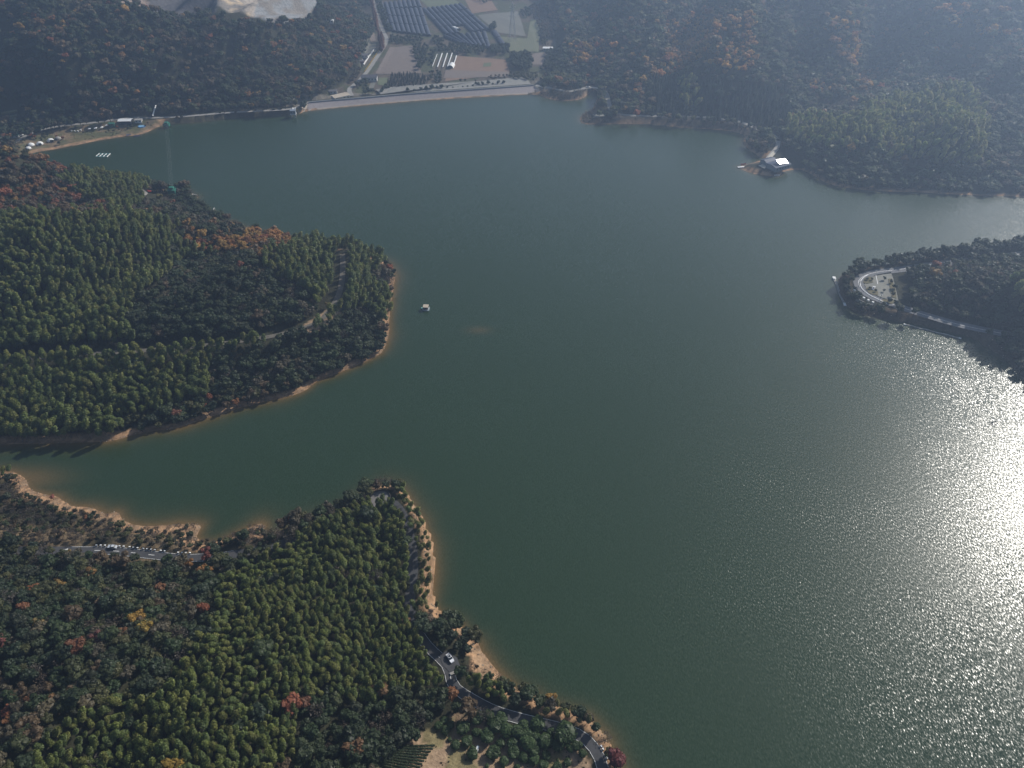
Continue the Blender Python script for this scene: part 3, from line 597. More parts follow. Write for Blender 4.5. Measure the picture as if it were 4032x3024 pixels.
def scatter():
    for sp_min, sel in ((2.3, ('bamboo',)), (3.0, ('bamboo_pale',)), (3.6, ('bamboo_far',)), (2.9, ('lowscrub', 'scrub')), (4.3, None)):
        xs = np.arange(-1000, 1250, sp_min); ys = np.arange(60, 1450, sp_min * .87)
        X, Y = np.meshgrid(xs, ys, indexing='ij'); X = X + (np.arange(len(ys)) % 2)[None] * sp_min * .5
        X = X + np.random.uniform(-.34, .34, X.shape) * sp_min; Y = Y + np.random.uniform(-.34, .34, X.shape) * sp_min
        X = X.ravel(); Y = Y.ravel(); Z = height(X, Y); px, py = proj(X, Y, Z)
        k = (px > -350) & (px < 4380) & (py > -260) & (py < 3900) & (Y > 40); X, Y, Z, px, py = X[k], Y[k], Z[k], px[k], py[k]
        sd_ = shore_d(X, Y)
        near_min = 1.2 + 4 * N2(X / 16, Y / 16); near_min = np.where((py < 1850) | (X > -150), near_min * .25, near_min)
        near_min = np.where((X > 150) & (py > 900), 1.2, near_min)
        k = sd_ > near_min; X, Y, Z, px, py = X[k], Y[k], Z[k], px[k], py[k]
        k = ~inside(ORPX, px, py) & ~valley_at(X, Y)
        for c in NOTREE: k &= ~inside(c, px, py)
        X, Y, Z, px, py = X[k], Y[k], Z[k], px[k], py[k]
        k = np.ones(len(X), bool)
        for nm, cl in ROAD_CL.items(): k &= dist_line(ROADW[nm], X, Y) > (np.where((px > 960) & (px < 1470) & (py < 2220), 1.0, np.where((px > 1550) & (py > 1980) & (py < 2160), 2.2, np.where(px < 230, .9, np.where((px > 1500) & (py < 2560), 2.3, np.where(px > 1500, 3.4, cl))))) if nm == 'lakeside_road' else cl)
        k &= dist_line(DAMC, X, Y) > 14
        X, Y, Z, px, py = X[k], Y[k], Z[k], px[k], py[k]
        _, cpy = proj(X, Y, Z + 7)
        w_ = np.where(py > 1600, 22, 12)
        qx = px + (N1(X / 9, Y / 9) - .5) * w_ * 2.2; qy = cpy + (N2(X / 9 + 5, Y / 9) - .5) * w_ * 1.6
        zid = np.full(len(X), -1)
        for i, (nm, poly) in enumerate(ZONES): zid[inside(poly, qx, qy)] = i
        clump = N3.fbm(X / 22, Y / 22, 3)
        for i in range(len(X)):
            nm = ZONES[zid[i]][0] if zid[i] >= 0 else 'wood'
            if sel is None:
                if nm in ('bamboo', 'bamboo_pale', 'bamboo_far', 'lowscrub', 'scrub'): continue
                if nm in ('pine', 'dark', 'mixed') and py[i] > 1700 and random.random() < .12: pass
            elif nm not in sel: continue
            mix = MIX[nm][1]
            ws_ = [m[1] * ((2.6 if clump[i] > .53 else .6) if m[0] in (AU, RD, OR, BR) and nm not in ('orange', 'autumnfar', 'autumn') else 1) for m in mix]
            sp, ti = random.choices([m[0] for m in mix], ws_)[0]
            s = random.uniform(.8, 1.22)
            if sp in ('evergreen_tree', 'autumn_tree'): s *= .92 if random.random() < .8 else 1.3
            if sel is None and py[i] < 800:
                if random.random() < .36: continue
                s *= random.uniform(1.0, 1.35)
            if nm == 'scrub': s *= .55 if sp != 'shrub' else 1.0
            if nm == 'lowscrub': s *= .6
            if nm.startswith('bamboo') and sp != 'bamboo': s *= 1.1
            if sp == 'bamboo' and random.random() < (.34 if py[i] < 1850 else .03): continue
            if sp == 'bamboo': s *= random.uniform(.85, 1.15) * (1.1 if py[i] < 1850 else .76)
            if nm == 'bamboo_far': s *= 1.15
            if sp == 'bamboo':
                # plumes bow down the slope and with the wind, in patches
                r0 = (N1(X[i] / 25, Y[i] / 25) - .3) * 5 + random.gauss(0, .9)
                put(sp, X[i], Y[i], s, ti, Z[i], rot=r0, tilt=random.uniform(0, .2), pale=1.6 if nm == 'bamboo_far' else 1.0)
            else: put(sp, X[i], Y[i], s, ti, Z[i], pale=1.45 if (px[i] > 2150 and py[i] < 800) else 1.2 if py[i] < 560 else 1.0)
        if sel is None: pass
VALPX = PL([(1200,405),(1400,384),(1600,366),(1800,352),(2000,338),(2120,330),(2180,300),(2230,180),(2130,-100),(1550,-160),(1380,0),(1480,120),(1400,300),(1300,370)], 2)
def valley_at(x, y): return inside(VALPX, x, y)
scatter()
# ------------------------------------------------------------------ built things
class MB:
    def __init__(s): s.v = []; s.f = []
    def add(s, V, Fq):
        o = len(s.v); s.v += [tuple(map(float, p)) for p in V]; s.f += [tuple(int(i) + o for i in q) for q in Fq]; return s
    def box(s, c, d, rz=0, top=1.0, topy=None):
        topy = top if topy is None else topy; V = []
        for z, k, ky in ((-.5, 1, 1), (.5, top, topy)):
            for x, y in ((-.5, -.5), (.5, -.5), (.5, .5), (-.5, .5)):
                X, Y = x * d[0] * k, y * d[1] * ky; V.append((c[0] + X * math.cos(rz) - Y * math.sin(rz), c[1] + X * math.sin(rz) + Y * math.cos(rz), c[2] + z * d[2]))
        return s.add(V, [(0, 3, 2, 1), (4, 5, 6, 7), (0, 1, 5, 4), (1, 2, 6, 5), (2, 3, 7, 6), (3, 0, 4, 7)])
    def tube(s, pts, r, seg=6): V, Fq = tube(pts, r, seg); return s.add(V, Fq)
    def gable(s, c, d, h, over=.4):        # ridge along x
        x, y = d[0] / 2 + over, d[1] / 2 + over; X, Y, Z = c; t = .18
        V = [(X - x, Y - y, Z), (X + x, Y - y, Z), (X + x, Y, Z + h), (X - x, Y, Z + h), (X + x, Y + y, Z), (X - x, Y + y, Z)]
        V += [(a, b, z + t) for a, b, z in V]
        return s.add(V, [(0, 3, 2, 1), (3, 5, 4, 2), (6, 7, 8, 9), (9, 8, 10, 11), (0, 1, 7, 6), (5, 11, 10, 4), (0, 6, 9, 3), (3, 9, 11, 5), (1, 2, 8, 7), (2, 4, 10, 8)])
    def gend(s, c, d, h):                  # gable end walls under a roof
        x, y = d[0] / 2, d[1] / 2; X, Y, Z = c
        return s.add([(X - x, Y - y, Z), (X - x, Y + y, Z), (X - x, Y, Z + h), (X + x, Y - y, Z), (X + x, Y + y, Z), (X + x, Y, Z + h)], [(0, 2, 1), (3, 4, 5)])
    def barrel(s, L, W, Ht, z0=0, seg=8, ends=True):      # along x
        V = []; 
        for x in (-L / 2, L / 2):
            for k in range(seg + 1):
                a = math.pi * k / seg; V.append((x, -W / 2 * math.cos(a), z0 + Ht * math.sin(a)))
        n = seg + 1; Fq = [(k, k + 1, n + k + 1, n + k) for k in range(seg)]
        if ends: Fq += [tuple(range(n)), tuple(range(2 * n - 1, n - 1, -1))]
        return s.add(V, Fq)
    def disc(s, c, r, h, seg=16, top=None):
        top = r if top is None else top
        V = [(c[0] + r * math.cos(2 * math.pi * k / seg), c[1] + r * math.sin(2 * math.pi * k / seg), c[2]) for k in range(seg)] + [(c[0] + top * math.cos(2 * math.pi * k / seg), c[1] + top * math.sin(2 * math.pi * k / seg), c[2] + h) for k in range(seg)]
        return s.add(V, [tuple(range(seg))[::-1], tuple(range(seg, 2 * seg))] + [(k, (k + 1) % seg, seg + (k + 1) % seg, seg + k) for k in range(seg)])
    def build(s, name, m, parent=None, smooth=False): return link_mesh(name, s.v, s.f, m, parent, smooth)
def empty(name, loc, rz=0, label=None, cat=None, group=None):
    o = bpy.data.objects.new(name, None); C.objects.link(o); o.location = tuple(map(float, loc)); o.rotation_euler = (0, 0, rz); o.empty_display_size = .1
    return tag(o, label, cat, group)
def dup(root, loc, rz=None, label=None, group=None, scale=None):
    r = root.copy(); C.objects.link(r); r.location = tuple(map(float, loc))
    if rz is not None: r.rotation_euler = (0, 0, rz)
    if scale: r.scale = scale
    if label: r['label'] = label
    if group: r['group'] = group
    for ch in list(root.children):
        c = ch.copy(); C.objects.link(c); c.parent = r
        for g in list(ch.children): d = g.copy(); C.objects.link(d); d.parent = c
    return r
def ang(a, b): return math.atan2(b[1] - a[1], b[0] - a[0])
WHITE = mat('white_paint', (.78, .78, .76), .6); CONC = mat('concrete', (.36, .34, .31), .9, noise=(.27, .255, .235), nscale=.3)
ASPH = mat('asphalt', (.075, .075, .078), .9, noise=(.055, .055, .058), nscale=.25); PALEASPH = mat('worn_concrete_road', (.30, .285, .26), .9, noise=(.23, .22, .20), nscale=.3)
DARK = mat('dark_metal', (.04, .045, .055), .6); GLASS = mat('tinted_glass', (.02, .025, .03), .12, spec=.6); RUB = mat('rubber', (.02, .02, .02), .9)
GREYROOF = mat('grey_roof_tiles', (.16, .15, .165), .8, noise=(.12, .115, .125), nscale=.8); TAN = mat('tan_roof', (.47, .40, .31), .85, noise=(.40, .34, .27), nscale=.5)
WALLW = mat('whitewashed_wall', (.58, .58, .56), .85, noise=(.47, .47, .46), nscale=.3); GREEN = mat('green_netting', (.02, .14, .10), .8); GRN2 = mat('green_panel', (.03, .13, .09), .7)
BLUEG = mat('blue_grey_wall', (.20, .24, .29), .8, noise=(.16, .19, .23), nscale=.5); RED = mat('red_paint', (.5, .05, .04), .5); YEL = mat('yellow_paint', (.62, .40, .06), .6)
WOOD = mat('weathered_wood', (.22, .17, .12), .9, noise=(.15, .12, .09), nscale=1.5); BLUE = mat('blue_tarpaulin', (.12, .28, .50), .6); SILVER = mat('silver_car_paint', (.52, .55, .58), .35, spec=.6)
NET = mat('dark_shade_net', (.045, .055, .085), .75, noise=(.03, .038, .062), nscale=.35); POLY = mat('white_polythene', (.7, .7, .68), .5); TEAL = mat('teal_plastic', (.25, .55, .50), .5); STEEL = mat('galvanised_steel', (.45, .47, .48), .5, metal=.3)
STONE = mat('pitched_stone', (.36, .31, .30), .9, noise=(.27, .235, .225), nscale=.45, bump=.25, bscale=1.5)

# ---- roads: one sheet each, edge lines and dashes a step above
def strip(pts, w0, w1, dz, name, m, kind='structure', label=None, close=True):
    pts = np.array(pts); t = np.gradient(pts[:, :2], axis=0); t /= np.linalg.norm(t, axis=1)[:, None] + 1e-9; nrm = np.stack([-t[:, 1], t[:, 0]], 1)
    V = []
    for i in range(len(pts)):
        V.append((*(pts[i, :2] + nrm[i] * w0), pts[i, 2] + dz)); V.append((*(pts[i, :2] + nrm[i] * w1), pts[i, 2] + dz))
    Fq = [(2 * i, 2 * i + 1, 2 * i + 3, 2 * i + 2) for i in range(len(pts) - 1)]
    o = link_mesh(name, V, Fq, m); tag(o, label, None, kind=kind); return o
def resample(pts, step):
    pts = np.array(pts); d = np.r_[0, np.cumsum(np.linalg.norm(np.diff(pts[:, :2], axis=0), axis=1))]; q = np.arange(0, d[-1], step)
    return np.stack([np.interp(q, d, pts[:, k]) for k in range(3)], 1)
ROADM = {'lakeside_road': ASPH, 'hillside_road': mat('dark_track', (.15, .135, .11), .95, noise=(.10, .09, .075), nscale=.3), 'camp_road': PALEASPH, 'shore_road': PALEASPH, 'lodge_path': CONC, 'headland_road': mat('grey_asphalt', (.17, .17, .175), .9, noise=(.13, .13, .135), nscale=.2), 'valley_road': PALEASPH, 'quarry_track': mat('dusty_track', (.40, .31, .21), .95, noise=(.30, .23, .16), nscale=.2)}
RW = {}
for k, v in ROADW.items():
    q = resample(v, 4.0 if k in ('lakeside_road', 'headland_road') else 7.0); RW[k] = q; hw = ROADS[k][0] / 2
    strip(q, hw, -hw, .16 if k == 'lakeside_road' else .3, k, ROADM[k])
vert = []; 
mk = MB()
def ribbon(q, a, b, dz):
    t = np.gradient(q[:, :2], axis=0); t /= np.linalg.norm(t, axis=1)[:, None] + 1e-9; nr = np.stack([-t[:, 1], t[:, 0]], 1); V = []
    for i in range(len(q)): V += [(*(q[i, :2] + nr[i] * a), q[i, 2] + dz), (*(q[i, :2] + nr[i] * b), q[i, 2] + dz)]
    mk.add(V, [(2 * i, 2 * i + 1, 2 * i + 3, 2 * i + 2) for i in range(len(q) - 1)])
q = RW['lakeside_road']; 
for side in (1, -1):
    for i in range(len(q) - 1):
        x_ = proj(*q[i])[0]
        if (240 < x_ < 900 and q[i][1] < 330) or x_ > 1640: ribbon(q[i:i + 2], side * 2.2, side * 2.06, .19)
qq = resample(ROADW['lakeside_road'], 3.0)
for i in range(0, len(qq) - 1, 3):
    if 320 < proj(*qq[i])[0] < 680 or 1690 < proj(*qq[i])[0] < 1800: ribbon(qq[i:i + 2], .12, -.12, .19)
q = RW['headland_road']; ribbon(q, .3, 0, .36)
tag(mk.build('road_markings', WHITE), None, None, kind='structure')

# ---- vehicles
def make_car(name, paint, label, cat='car', L=4.6):
    t = empty(name, (0, 0, 0), 0, label, cat); W = 1.8
    prof = [(-L/2, .35), (-L/2 + .05, .85), (-L*.30, .98), (-L*.16, 1.0), (L*.24, 1.0), (L*.36, .92), (L/2 - .1, .78), (L/2, .4)]
    b = MB(); n = len(prof); V = [(x, -W/2 * (1 if abs(x) < L*.42 else .86), z) for x, z in prof] + [(x, W/2 * (1 if abs(x) < L*.42 else .86), z) for x, z in prof]
    b.add(V, [tuple(range(n))[::-1], tuple(range(n, 2 * n))] + [(i, (i + 1) % n, n + (i + 1) % n, n + i) for i in range(n)]); b.build('body', paint, t)
    c = MB(); c.add([(-L*.36, -.80, .97), (L*.22, -.80, .99), (L*.22, .80, .99), (-L*.36, .80, .97), (-L*.24, -.62, 1.42), (L*.04, -.62, 1.44), (L*.04, .62, 1.44), (-L*.24, .62, 1.42)],
          [(0, 1, 5, 4), (1, 2, 6, 5), (2, 3, 7, 6), (3, 0, 4, 7)]); c.build('windows', GLASS, t)
    r = MB(); r.box((-L*.10, 0, 1.455), (L*.29, 1.28, .05)); r.build('roof', paint, t)
    for x in (-L*.31, L*.31):
        for y in (-.82, .82):
            wv = MB(); V, Fq = tube([(x, y - .11, .33), (x, y + .11, .33)], .33, 12); wv.add(V, Fq + 0); wv.add([V[k] for k in range(24)], [tuple(range(12)), tuple(range(23, 11, -1))]); wv.build('wheel', RUB, t)
    return t
def on_road(k, px, py):
    c = G(px, py); q = RW[k]; i = int(np.argmin(np.hypot(q[:, 0] - c[0], q[:, 1] - c[1]))); j = min(i + 1, len(q) - 1)
    return c, ang(q[j - 1], q[j])
CARW = mat('white_car_paint', (.75, .76, .78), .35, spec=.6)
car = make_car('parked_car', SILVER, 'silver car driving along the road beside the row of white kerb blocks')
c, a = on_road('lakeside_road', 448, 2163); car.location = (c[0], c[1], 6.35); car.rotation_euler = (0, 0, a + math.pi); car.name = 'car'
car2 = make_car('parked_car', CARW, 'white car with a dark sunroof parked on the asphalt bay under dark trees')
cc = G(1773, 2600); car2.location = (cc[0], cc[1], 6.3); car2.rotation_euler = (0, 0, ang(G(1760, 2580), G(1785, 2618)))
b = MB(); b.box((-.46, 0, 1.49), (1.0, 1.0, .02)); b.build('sunroof', GLASS, car2)
for (px, py, lab, r) in [(3438, 1139, 'small white car parked on the pale headland car park', .9), (2315, 346, 'white van on the shore road right of the dam', 0.1), (1855, 345, 'white car on the apron behind the middle of the dam', .1), (2342, 456, 'pale car parked on the paved point beyond the water', 0.0), (608, 797, 'white and blue car parked on the concrete yard by the yellow tree', 1.9), (1945, 327, 'tiny white car on the grey apron under the trees behind the dam', .4), (2075, 333, 'white car on the dam crest near its right end', .2), (85, 538, 'white car beside the shed at the left end of the campsite', .3)]:
    g = G(px, py); dup(car2, (g[0], g[1], g[2] + .35), r, lab)
yard = P(608,797)

# asphalt bay, its kerb, the car park
def slab(name, pts, h, m, kind='structure', label=None, cat=None, group=None, thick=.3):
    W_ = PL(pts, h); n = len(W_); V = [(p[0], p[1], p[2] + .05) for p in W_] + [(p[0], p[1], p[2] - thick) for p in W_]
    o = link_mesh(name, V, [tuple(range(n))[::-1] if poly_area(W_) < 0 else tuple(range(n))] + [(i, n + i, n + (i + 1) % n, (i + 1) % n) for i in range(n)], m)
    return tag(o, label, cat, group, kind)
def poly_area(W_): return sum(W_[i][0] * W_[(i + 1) % len(W_)][1] - W_[(i + 1) % len(W_)][0] * W_[i][1] for i in range(len(W_)))
slab('parking_bay', [(1728,2578),(1760,2562),(1800,2590),(1822,2650),(1785,2662),(1745,2620)], 6.24, ASPH)
slab('car_park', [(3403,1120),(3420,1098),(3448,1082),(3508,1071),(3518,1100),(3530,1150),(3540,1195),(3500,1186),(3455,1168),(3420,1148)], 5.25, mat('pale_paving', (.24, .235, .20), .9, noise=(.18, .175, .15), nscale=.25)); GRI = mat('dry_grass', (.10, .10, .045), .95, noise=(.15, .12, .07), nscale=.5)
for pts_ in ([(3398,1113),(3404,1096),(3420,1089),(3438,1092),(3436,1112),(3418,1116)], [(3408,1136),(3418,1130),(3445,1134),(3458,1150),(3456,1162),(3436,1160),(3420,1152)], [(3466,1186),(3474,1178),(3520,1180),(3536,1190),(3510,1196),(3480,1192)], [(3498,1098),(3512,1096),(3526,1140),(3530,1175),(3512,1170),(3504,1130)]):
    slab('grass_island', pts_, 5.5, GRI, None, 'dry grass island within the headland car park', 'lawn', 'grass islands of the headland car park', .4)
slab('parking_lines', [(3448,1084),(3450,1083),(3457,1118),(3455,1118)], 5.35, WHITE)
slab('point_terrace', [(2334,463),(2352,448),(2375,436),(2400,438),(2412,452),(2370,458)], 4.3, mat('pale_paving', (.3,.29,.25)))
slab('yard', [(585,802),(600,792),(628,790),(632,803),(610,812)], float(G(608,800)[2]) + .4, CONC); slab('yard', [(546,750),(562,744),(582,760),(566,776)], float(G(562,760)[2]) + .4, CONC)
slab('lodge_terrace', [(2986,652),(3005,645),(3030,610),(3058,583),(3066,588),(3040,620),(3018,648),(3012,664)], 4.0, mat('pale_terrace', (.5, .46, .38), .9))
slab('apron', [(1430,392),(1500,372),(1480,352),(1560,340),(1700,330),(1900,318),(2050,303),(2080,315),(2090,332),(2000,339),(1800,353),(1600,367),(1430,380)], 3.3, mat('apron_concrete', (.27, .26, .235), .9, noise=(.19, .185, .165), nscale=.15))

# ---- guard posts, one proto copied
def make_post(m1, m2, label, group, s=1.0):
    t = empty('guard_post', (0, 0, 0), 0, label, 'guard post', group)
    b = MB(); b.box((0, 0, .3 * s), (.8 * s, .55 * s, .6 * s)); b.build('base', m1, t); b = MB(); b.box((0, 0, .72 * s), (.86 * s, .6 * s, .26 * s), top=.85); b.build('cap', m2, t); return t
GP = make_post(mat('black_paint', (.03, .03, .03)), WHITE, 'white capped roadside block in the long row on the lake side of the road', 'kerb blocks beside the lakeside road', 1.0)
first = [True]
def posts(k, a, b, step, side, z, lab=None, grp=None, proto=None):
    proto = proto or GP; q = resample(ROADW[k], 1.0); A = P(*a, z); B = P(*b, z); i0 = int(np.argmin(np.hypot(q[:, 0] - A[0], q[:, 1] - A[1]))); i1 = int(np.argmin(np.hypot(q[:, 0] - B[0], q[:, 1] - B[1])))
    if i0 > i1: i0, i1 = i1, i0
    s = i0
    while s <= i1:
        p = q[int(s)]; n_ = q[min(int(s) + 1, len(q) - 1)]; r = ang(q[int(s) - 1], n_); off = side * (ROADS[k][0] / 2 + .35)
        L_ = (p[0] - math.sin(r) * off, p[1] + math.cos(r) * off, p[2] + .1)
        if not first: dup(proto, L_, r, lab, grp)
        elif proto is GP: GP.location = L_; GP.rotation_euler = (0, 0, r); first.clear()
        s += step
posts('lakeside_road', (380, 2160), (650, 2185), 2.3, 1, 6.3); posts('lakeside_road', (700, 2185), (772, 2185), 2.3, 1, 6.3, 'white capped block in the short second row before the red tree', 'second row of kerb blocks')
posts('lakeside_road', (2205, 2862), (2245, 2875), 1.4, 1, 6, 'white capped block in the short row above the orchard', 'kerb blocks above the orchard'); posts('lakeside_road', (2350, 2945), (2378, 3000), 1.6, 1, 6, 'white capped block on the bend at the bottom edge', 'kerb blocks on the bend')
YP = make_post(YEL, YEL, 'yellow painted post along the left edge of the valley road', 'yellow posts along the valley road', 1.5); 
q = resample(ROADW['valley_road'], 4.5); f = True
for i in range(len(q) - 1):
    px_, py_ = proj(*q[i]); 
    if not (165 < py_ < 285): continue
    r = ang(q[i], q[i + 1]); L_ = (q[i][0] - math.sin(r) * 3.3, q[i][1] + math.cos(r) * 3.3, q[i][2] + .1)
    if f: YP.location = L_; f = False
    else: dup(YP, L_, r)
PB = make_post(mat('pale_planter', (.55, .53, .5)), WHITE, 'white planter block along the outer edge of the headland road', 'planter blocks on the headland', 2.2); f = True
A_, B_ = P(3363, 1150, 5), P(3440, 1200, 5)
bend = smooth_poly(PL([(3362,1148),(3378,1164),(3400,1180),(3425,1192),(3445,1202)], 5.1), False, 8)
for i, p in enumerate(resample(bend, 3.6)):
    r = ang(bend[0], bend[-1])
    if f: PB.location = p; PB.rotation_euler = (0, 0, r); f = False
    else: dup(PB, p, r)
kb = MB(); kq = smooth_poly(PL([(3417,1084),(3400,1094),(3388,1108),(3386,1122),(3392,1136),(3405,1150),(3430,1167),(3470,1186),(3492,1196)], 5.1), False, 6)
for i in range(len(kq) - 1):
    m_ = (kq[i] + kq[i + 1]) / 2; kb.box((m_[0], m_[1], 5.35), (float(np.linalg.norm(kq[i + 1] - kq[i])) * .9, .5, .6), ang(kq[i], kq[i + 1]))
tag(kb.build('kerb', WHITE), 'white segmented kerb curving round the headland car park', 'kerb')
ww = MB(); wq = smooth_poly(PL([(3340,1130),(3345,1145),(3360,1166),(3390,1188),(3420,1200),(3435,1206)], 5), False, 6)
for i in range(len(wq) - 1):
    m_ = (wq[i] + wq[i + 1]) / 2; ww.box((m_[0], m_[1], 4.2), (float(np.linalg.norm(wq[i + 1] - wq[i])) + .1, .5, 3.6), ang(wq[i], wq[i + 1]))
tag(ww.build('retaining_wall', CONC), 'curved concrete wall round the outside of the headland bend', 'wall')

# ---- poles
def pole(px, py, h, label, lamp=False, z=None):
    g = G(px, py) if z is None else P(px, py, z); t = empty('utility_pole', g, 0, label, 'pole')
    b = MB(); b.tube([(0, 0, -.5), (0, 0, h)], [.2, .13], 8); b.build('post', CONC, t); b = MB(); b.box((0, 0, h - .6), (2.0, .16, .16)); b.box((0, 0, h - 1.5), (1.5, .14, .14)); b.build('crossarm', STEEL, t)
    for x in (-.9, 0, .9): b = MB(); b.disc((x, 0, h - .5), .08, .3, 8); b.build('insulator', WHITE, t)
pole(3369, 1158, 11, 'utility pole standing in the row of planter blocks on the headland', z=5); pole(3456, 1199, 9, 'utility pole at the lower end of the headland car park', z=5)
pole(2118, 330, 15, 'tall pale pole at the right end of the dam'); pole(2443, 452, 14, 'tall pale pole on the shore road by the paved point'); pole(2505, 455, 6, 'short pole on the shore road right of the taller one'); pole(2105, 326, 6, 'short pole just left of the tall one on the dam')
# ---- lattice pylon
g = G(2018, 158); t = empty('power_pylon', g, .25, 'tall grey lattice pylon standing in the fields left of the hill', 'pylon')
Hp = 50; leg = lambda s1, s2, z: (s1 * (4.2 * (1 - z / Hp) ** 1.15 + .7), s2 * (4.2 * (1 - z / Hp) ** 1.15 + .7), z)
for s1 in (-1, 1):
    for s2 in (-1, 1): b = MB(); b.tube([leg(s1, s2, z) for z in (0, 12, 24, 36, 46)] + [(0, 0, Hp)], .2, 4); b.build('leg', STEEL, t)
br = MB(); zs = [0, 6, 12, 17, 22, 27, 31, 35, 39, 43, 46]
for i in range(len(zs) - 1):
    for (a1, a2), (b1, b2) in (((-1, -1), (1, -1)), ((1, -1), (1, 1)), ((1, 1), (-1, 1)), ((-1, 1), (-1, -1))):
        br.tube([leg(a1, a2, zs[i]), leg(b1, b2, zs[i + 1])], .11, 3); br.tube([leg(b1, b2, zs[i]), leg(a1, a2, zs[i + 1])], .11, 3)
br.build('bracing', STEEL, t)
for z, l in ((31, 6.5), (37, 5.5), (43, 5)):
    b = MB(); b.tube([(-l, 0, z), (0, .7, z + 1.4), (l, 0, z)], .16, 4); b.tube([(-l, 0, z), (l, 0, z)], .16, 4); b.build('crossarm', STEEL, t)

# ---- the dam
toe = smooth_poly(PL([(1207,441),(1300,430),(1400,420),(1600,403),(1800,388),(2000,378),(2112,374)], -.6), False, 4)
crest = smooth_poly(PL([(1214,406),(1300,398),(1400,390),(1600,373),(1800,359),(2000,345),(2100,338)], 4.6), False, 4)
dam = empty('dam', crest[0], 0, 'long pale stone faced dam closing the far end of the reservoir', 'dam'); o0 = crest[0]
def lofted(rows, name, m, parent, origin):
    V = []; n = len(rows[0])
    for r in rows: V += [tuple(p - origin) for p in r]
    Fq = [(j * n + i, j * n + i + 1, (j + 1) * n + i + 1, (j + 1) * n + i) for j in range(len(rows) - 1) for i in range(n - 1)]
    return link_mesh(name, V, Fq, m, parent)
mid1 = toe + (crest - toe) * .28 + np.array([0, 0, .12])
dn = np.zeros_like(crest); tt = np.gradient(crest[:, :2], axis=0); tt /= np.linalg.norm(tt, axis=1)[:, None]; nn = np.stack([-tt[:, 1], tt[:, 0]], 1)
def off(pts, d, dz=0): r = pts.copy(); r[:, :2] += nn * d; r[:, 2] += dz; return r
lofted([off(toe, -1.5, -2.5), toe, mid1], 'lower_facing', mat('bleached_stone', (.46, .40, .34), .9, noise=(.36, .31, .26), nscale=.5), dam, o0)
lofted([mid1, crest], 'upper_facing', STONE, dam, o0)
lofted([off(crest, .02, 0), off(crest, .02, 1.15), off(crest, .42, 1.15), off(crest, .42, -.2)], 'parapet', mat('parapet_concrete', (.23, .25, .28), .85), dam, o0)
lofted([off(crest, .43, -.05), off(crest, 5.6, -.05)], 'crest_road', PALEASPH, dam, o0)
lofted([off(crest, 5.6, -.05), off(crest, 5.6, .5), off(crest, 5.9, .5), off(crest, 13, -4.8)], 'downstream_face', mat('grassed_bank', (.10, .11, .05), .95, noise=(.14, .12, .07), nscale=.2), dam, o0)
wg = [P(2100,338,4.6), P(2112,374,-.6), P(2122,350,3.5), P(2140,372,-.6), P(2165,352,4.5), P(2178,384,-.6)]
tag(link_mesh('abutment_wall', [tuple(p) for p in wg], [(0, 1, 2), (1, 3, 2), (2, 3, 4), (3, 5, 4)], STONE), 'sloping stone abutment at the right end of the dam', 'wall')
cw_t = smooth_poly(PL([(1150,440),(1165,447),(1182,448),(1200,443),(1210,438)], -.6), False, 5); cw_c = smooth_poly(PL([(1150,428),(1165,425),(1184,418),(1200,409),(1214,403)], 4.9), False, 5)
V = [tuple(p) for p in cw_t] + [tuple(p) for p in cw_c] + [(p[0], p[1], 5.9) for p in cw_c] + [(p[0] , p[1] + .5, 5.9) for p in cw_c] + [(p[0], p[1] + .5, 4.5) for p in cw_c]; n_ = len(cw_t)
tag(link_mesh('curved_wall', V, [(j * n_ + i, j * n_ + i + 1, (j + 1) * n_ + i + 1, (j + 1) * n_ + i) for j in range(4) for i in range(n_ - 1)], mat('pale_stone_wall', (.42, .36, .29), .9, noise=(.33, .28, .23), nscale=.4)), 'curved pale stone wall joining the gate tower to the dam', 'wall')
g = P(1158, 462, 0); t = empty('gate_tower', g, .12, 'blue grey intake tower standing in the water left of the dam', 'tower')
for x in (-2.2, 2.2):
    for y in (-2, 2): b = MB(); b.box((x, y, 1.4), (.8, .8, 4.8)); b.build('pier', CONC, t)
b = MB(); b.box((0, 0, 4.0), (6.4, 5.6, .5)); b.build('platform', WALLW, t)
b = MB(); b.box((0, 0, 6.0), (5.6, 4.8, 3.5)); hs = b.build('wall', BLUEG, t)
for x in (-1.4, 1.4): b = MB(); b.box((x, -2.43, 6.3), (1.1, .08, 1.3)); b.build('window', GLASS, t)
b = MB(); b.box((0, 0, 7.95), (6.3, 5.5, .4)); b.build('roof', BLUEG, t); b = MB(); b.box((0, 8, 5.9), (3.0, 11, .35)); b.box((-1.5, 8, 6.5), (.1, 11, .9)); b.box((1.5, 8, 6.5), (.1, 11, .9)); b.build('footbridge', WALLW, t)

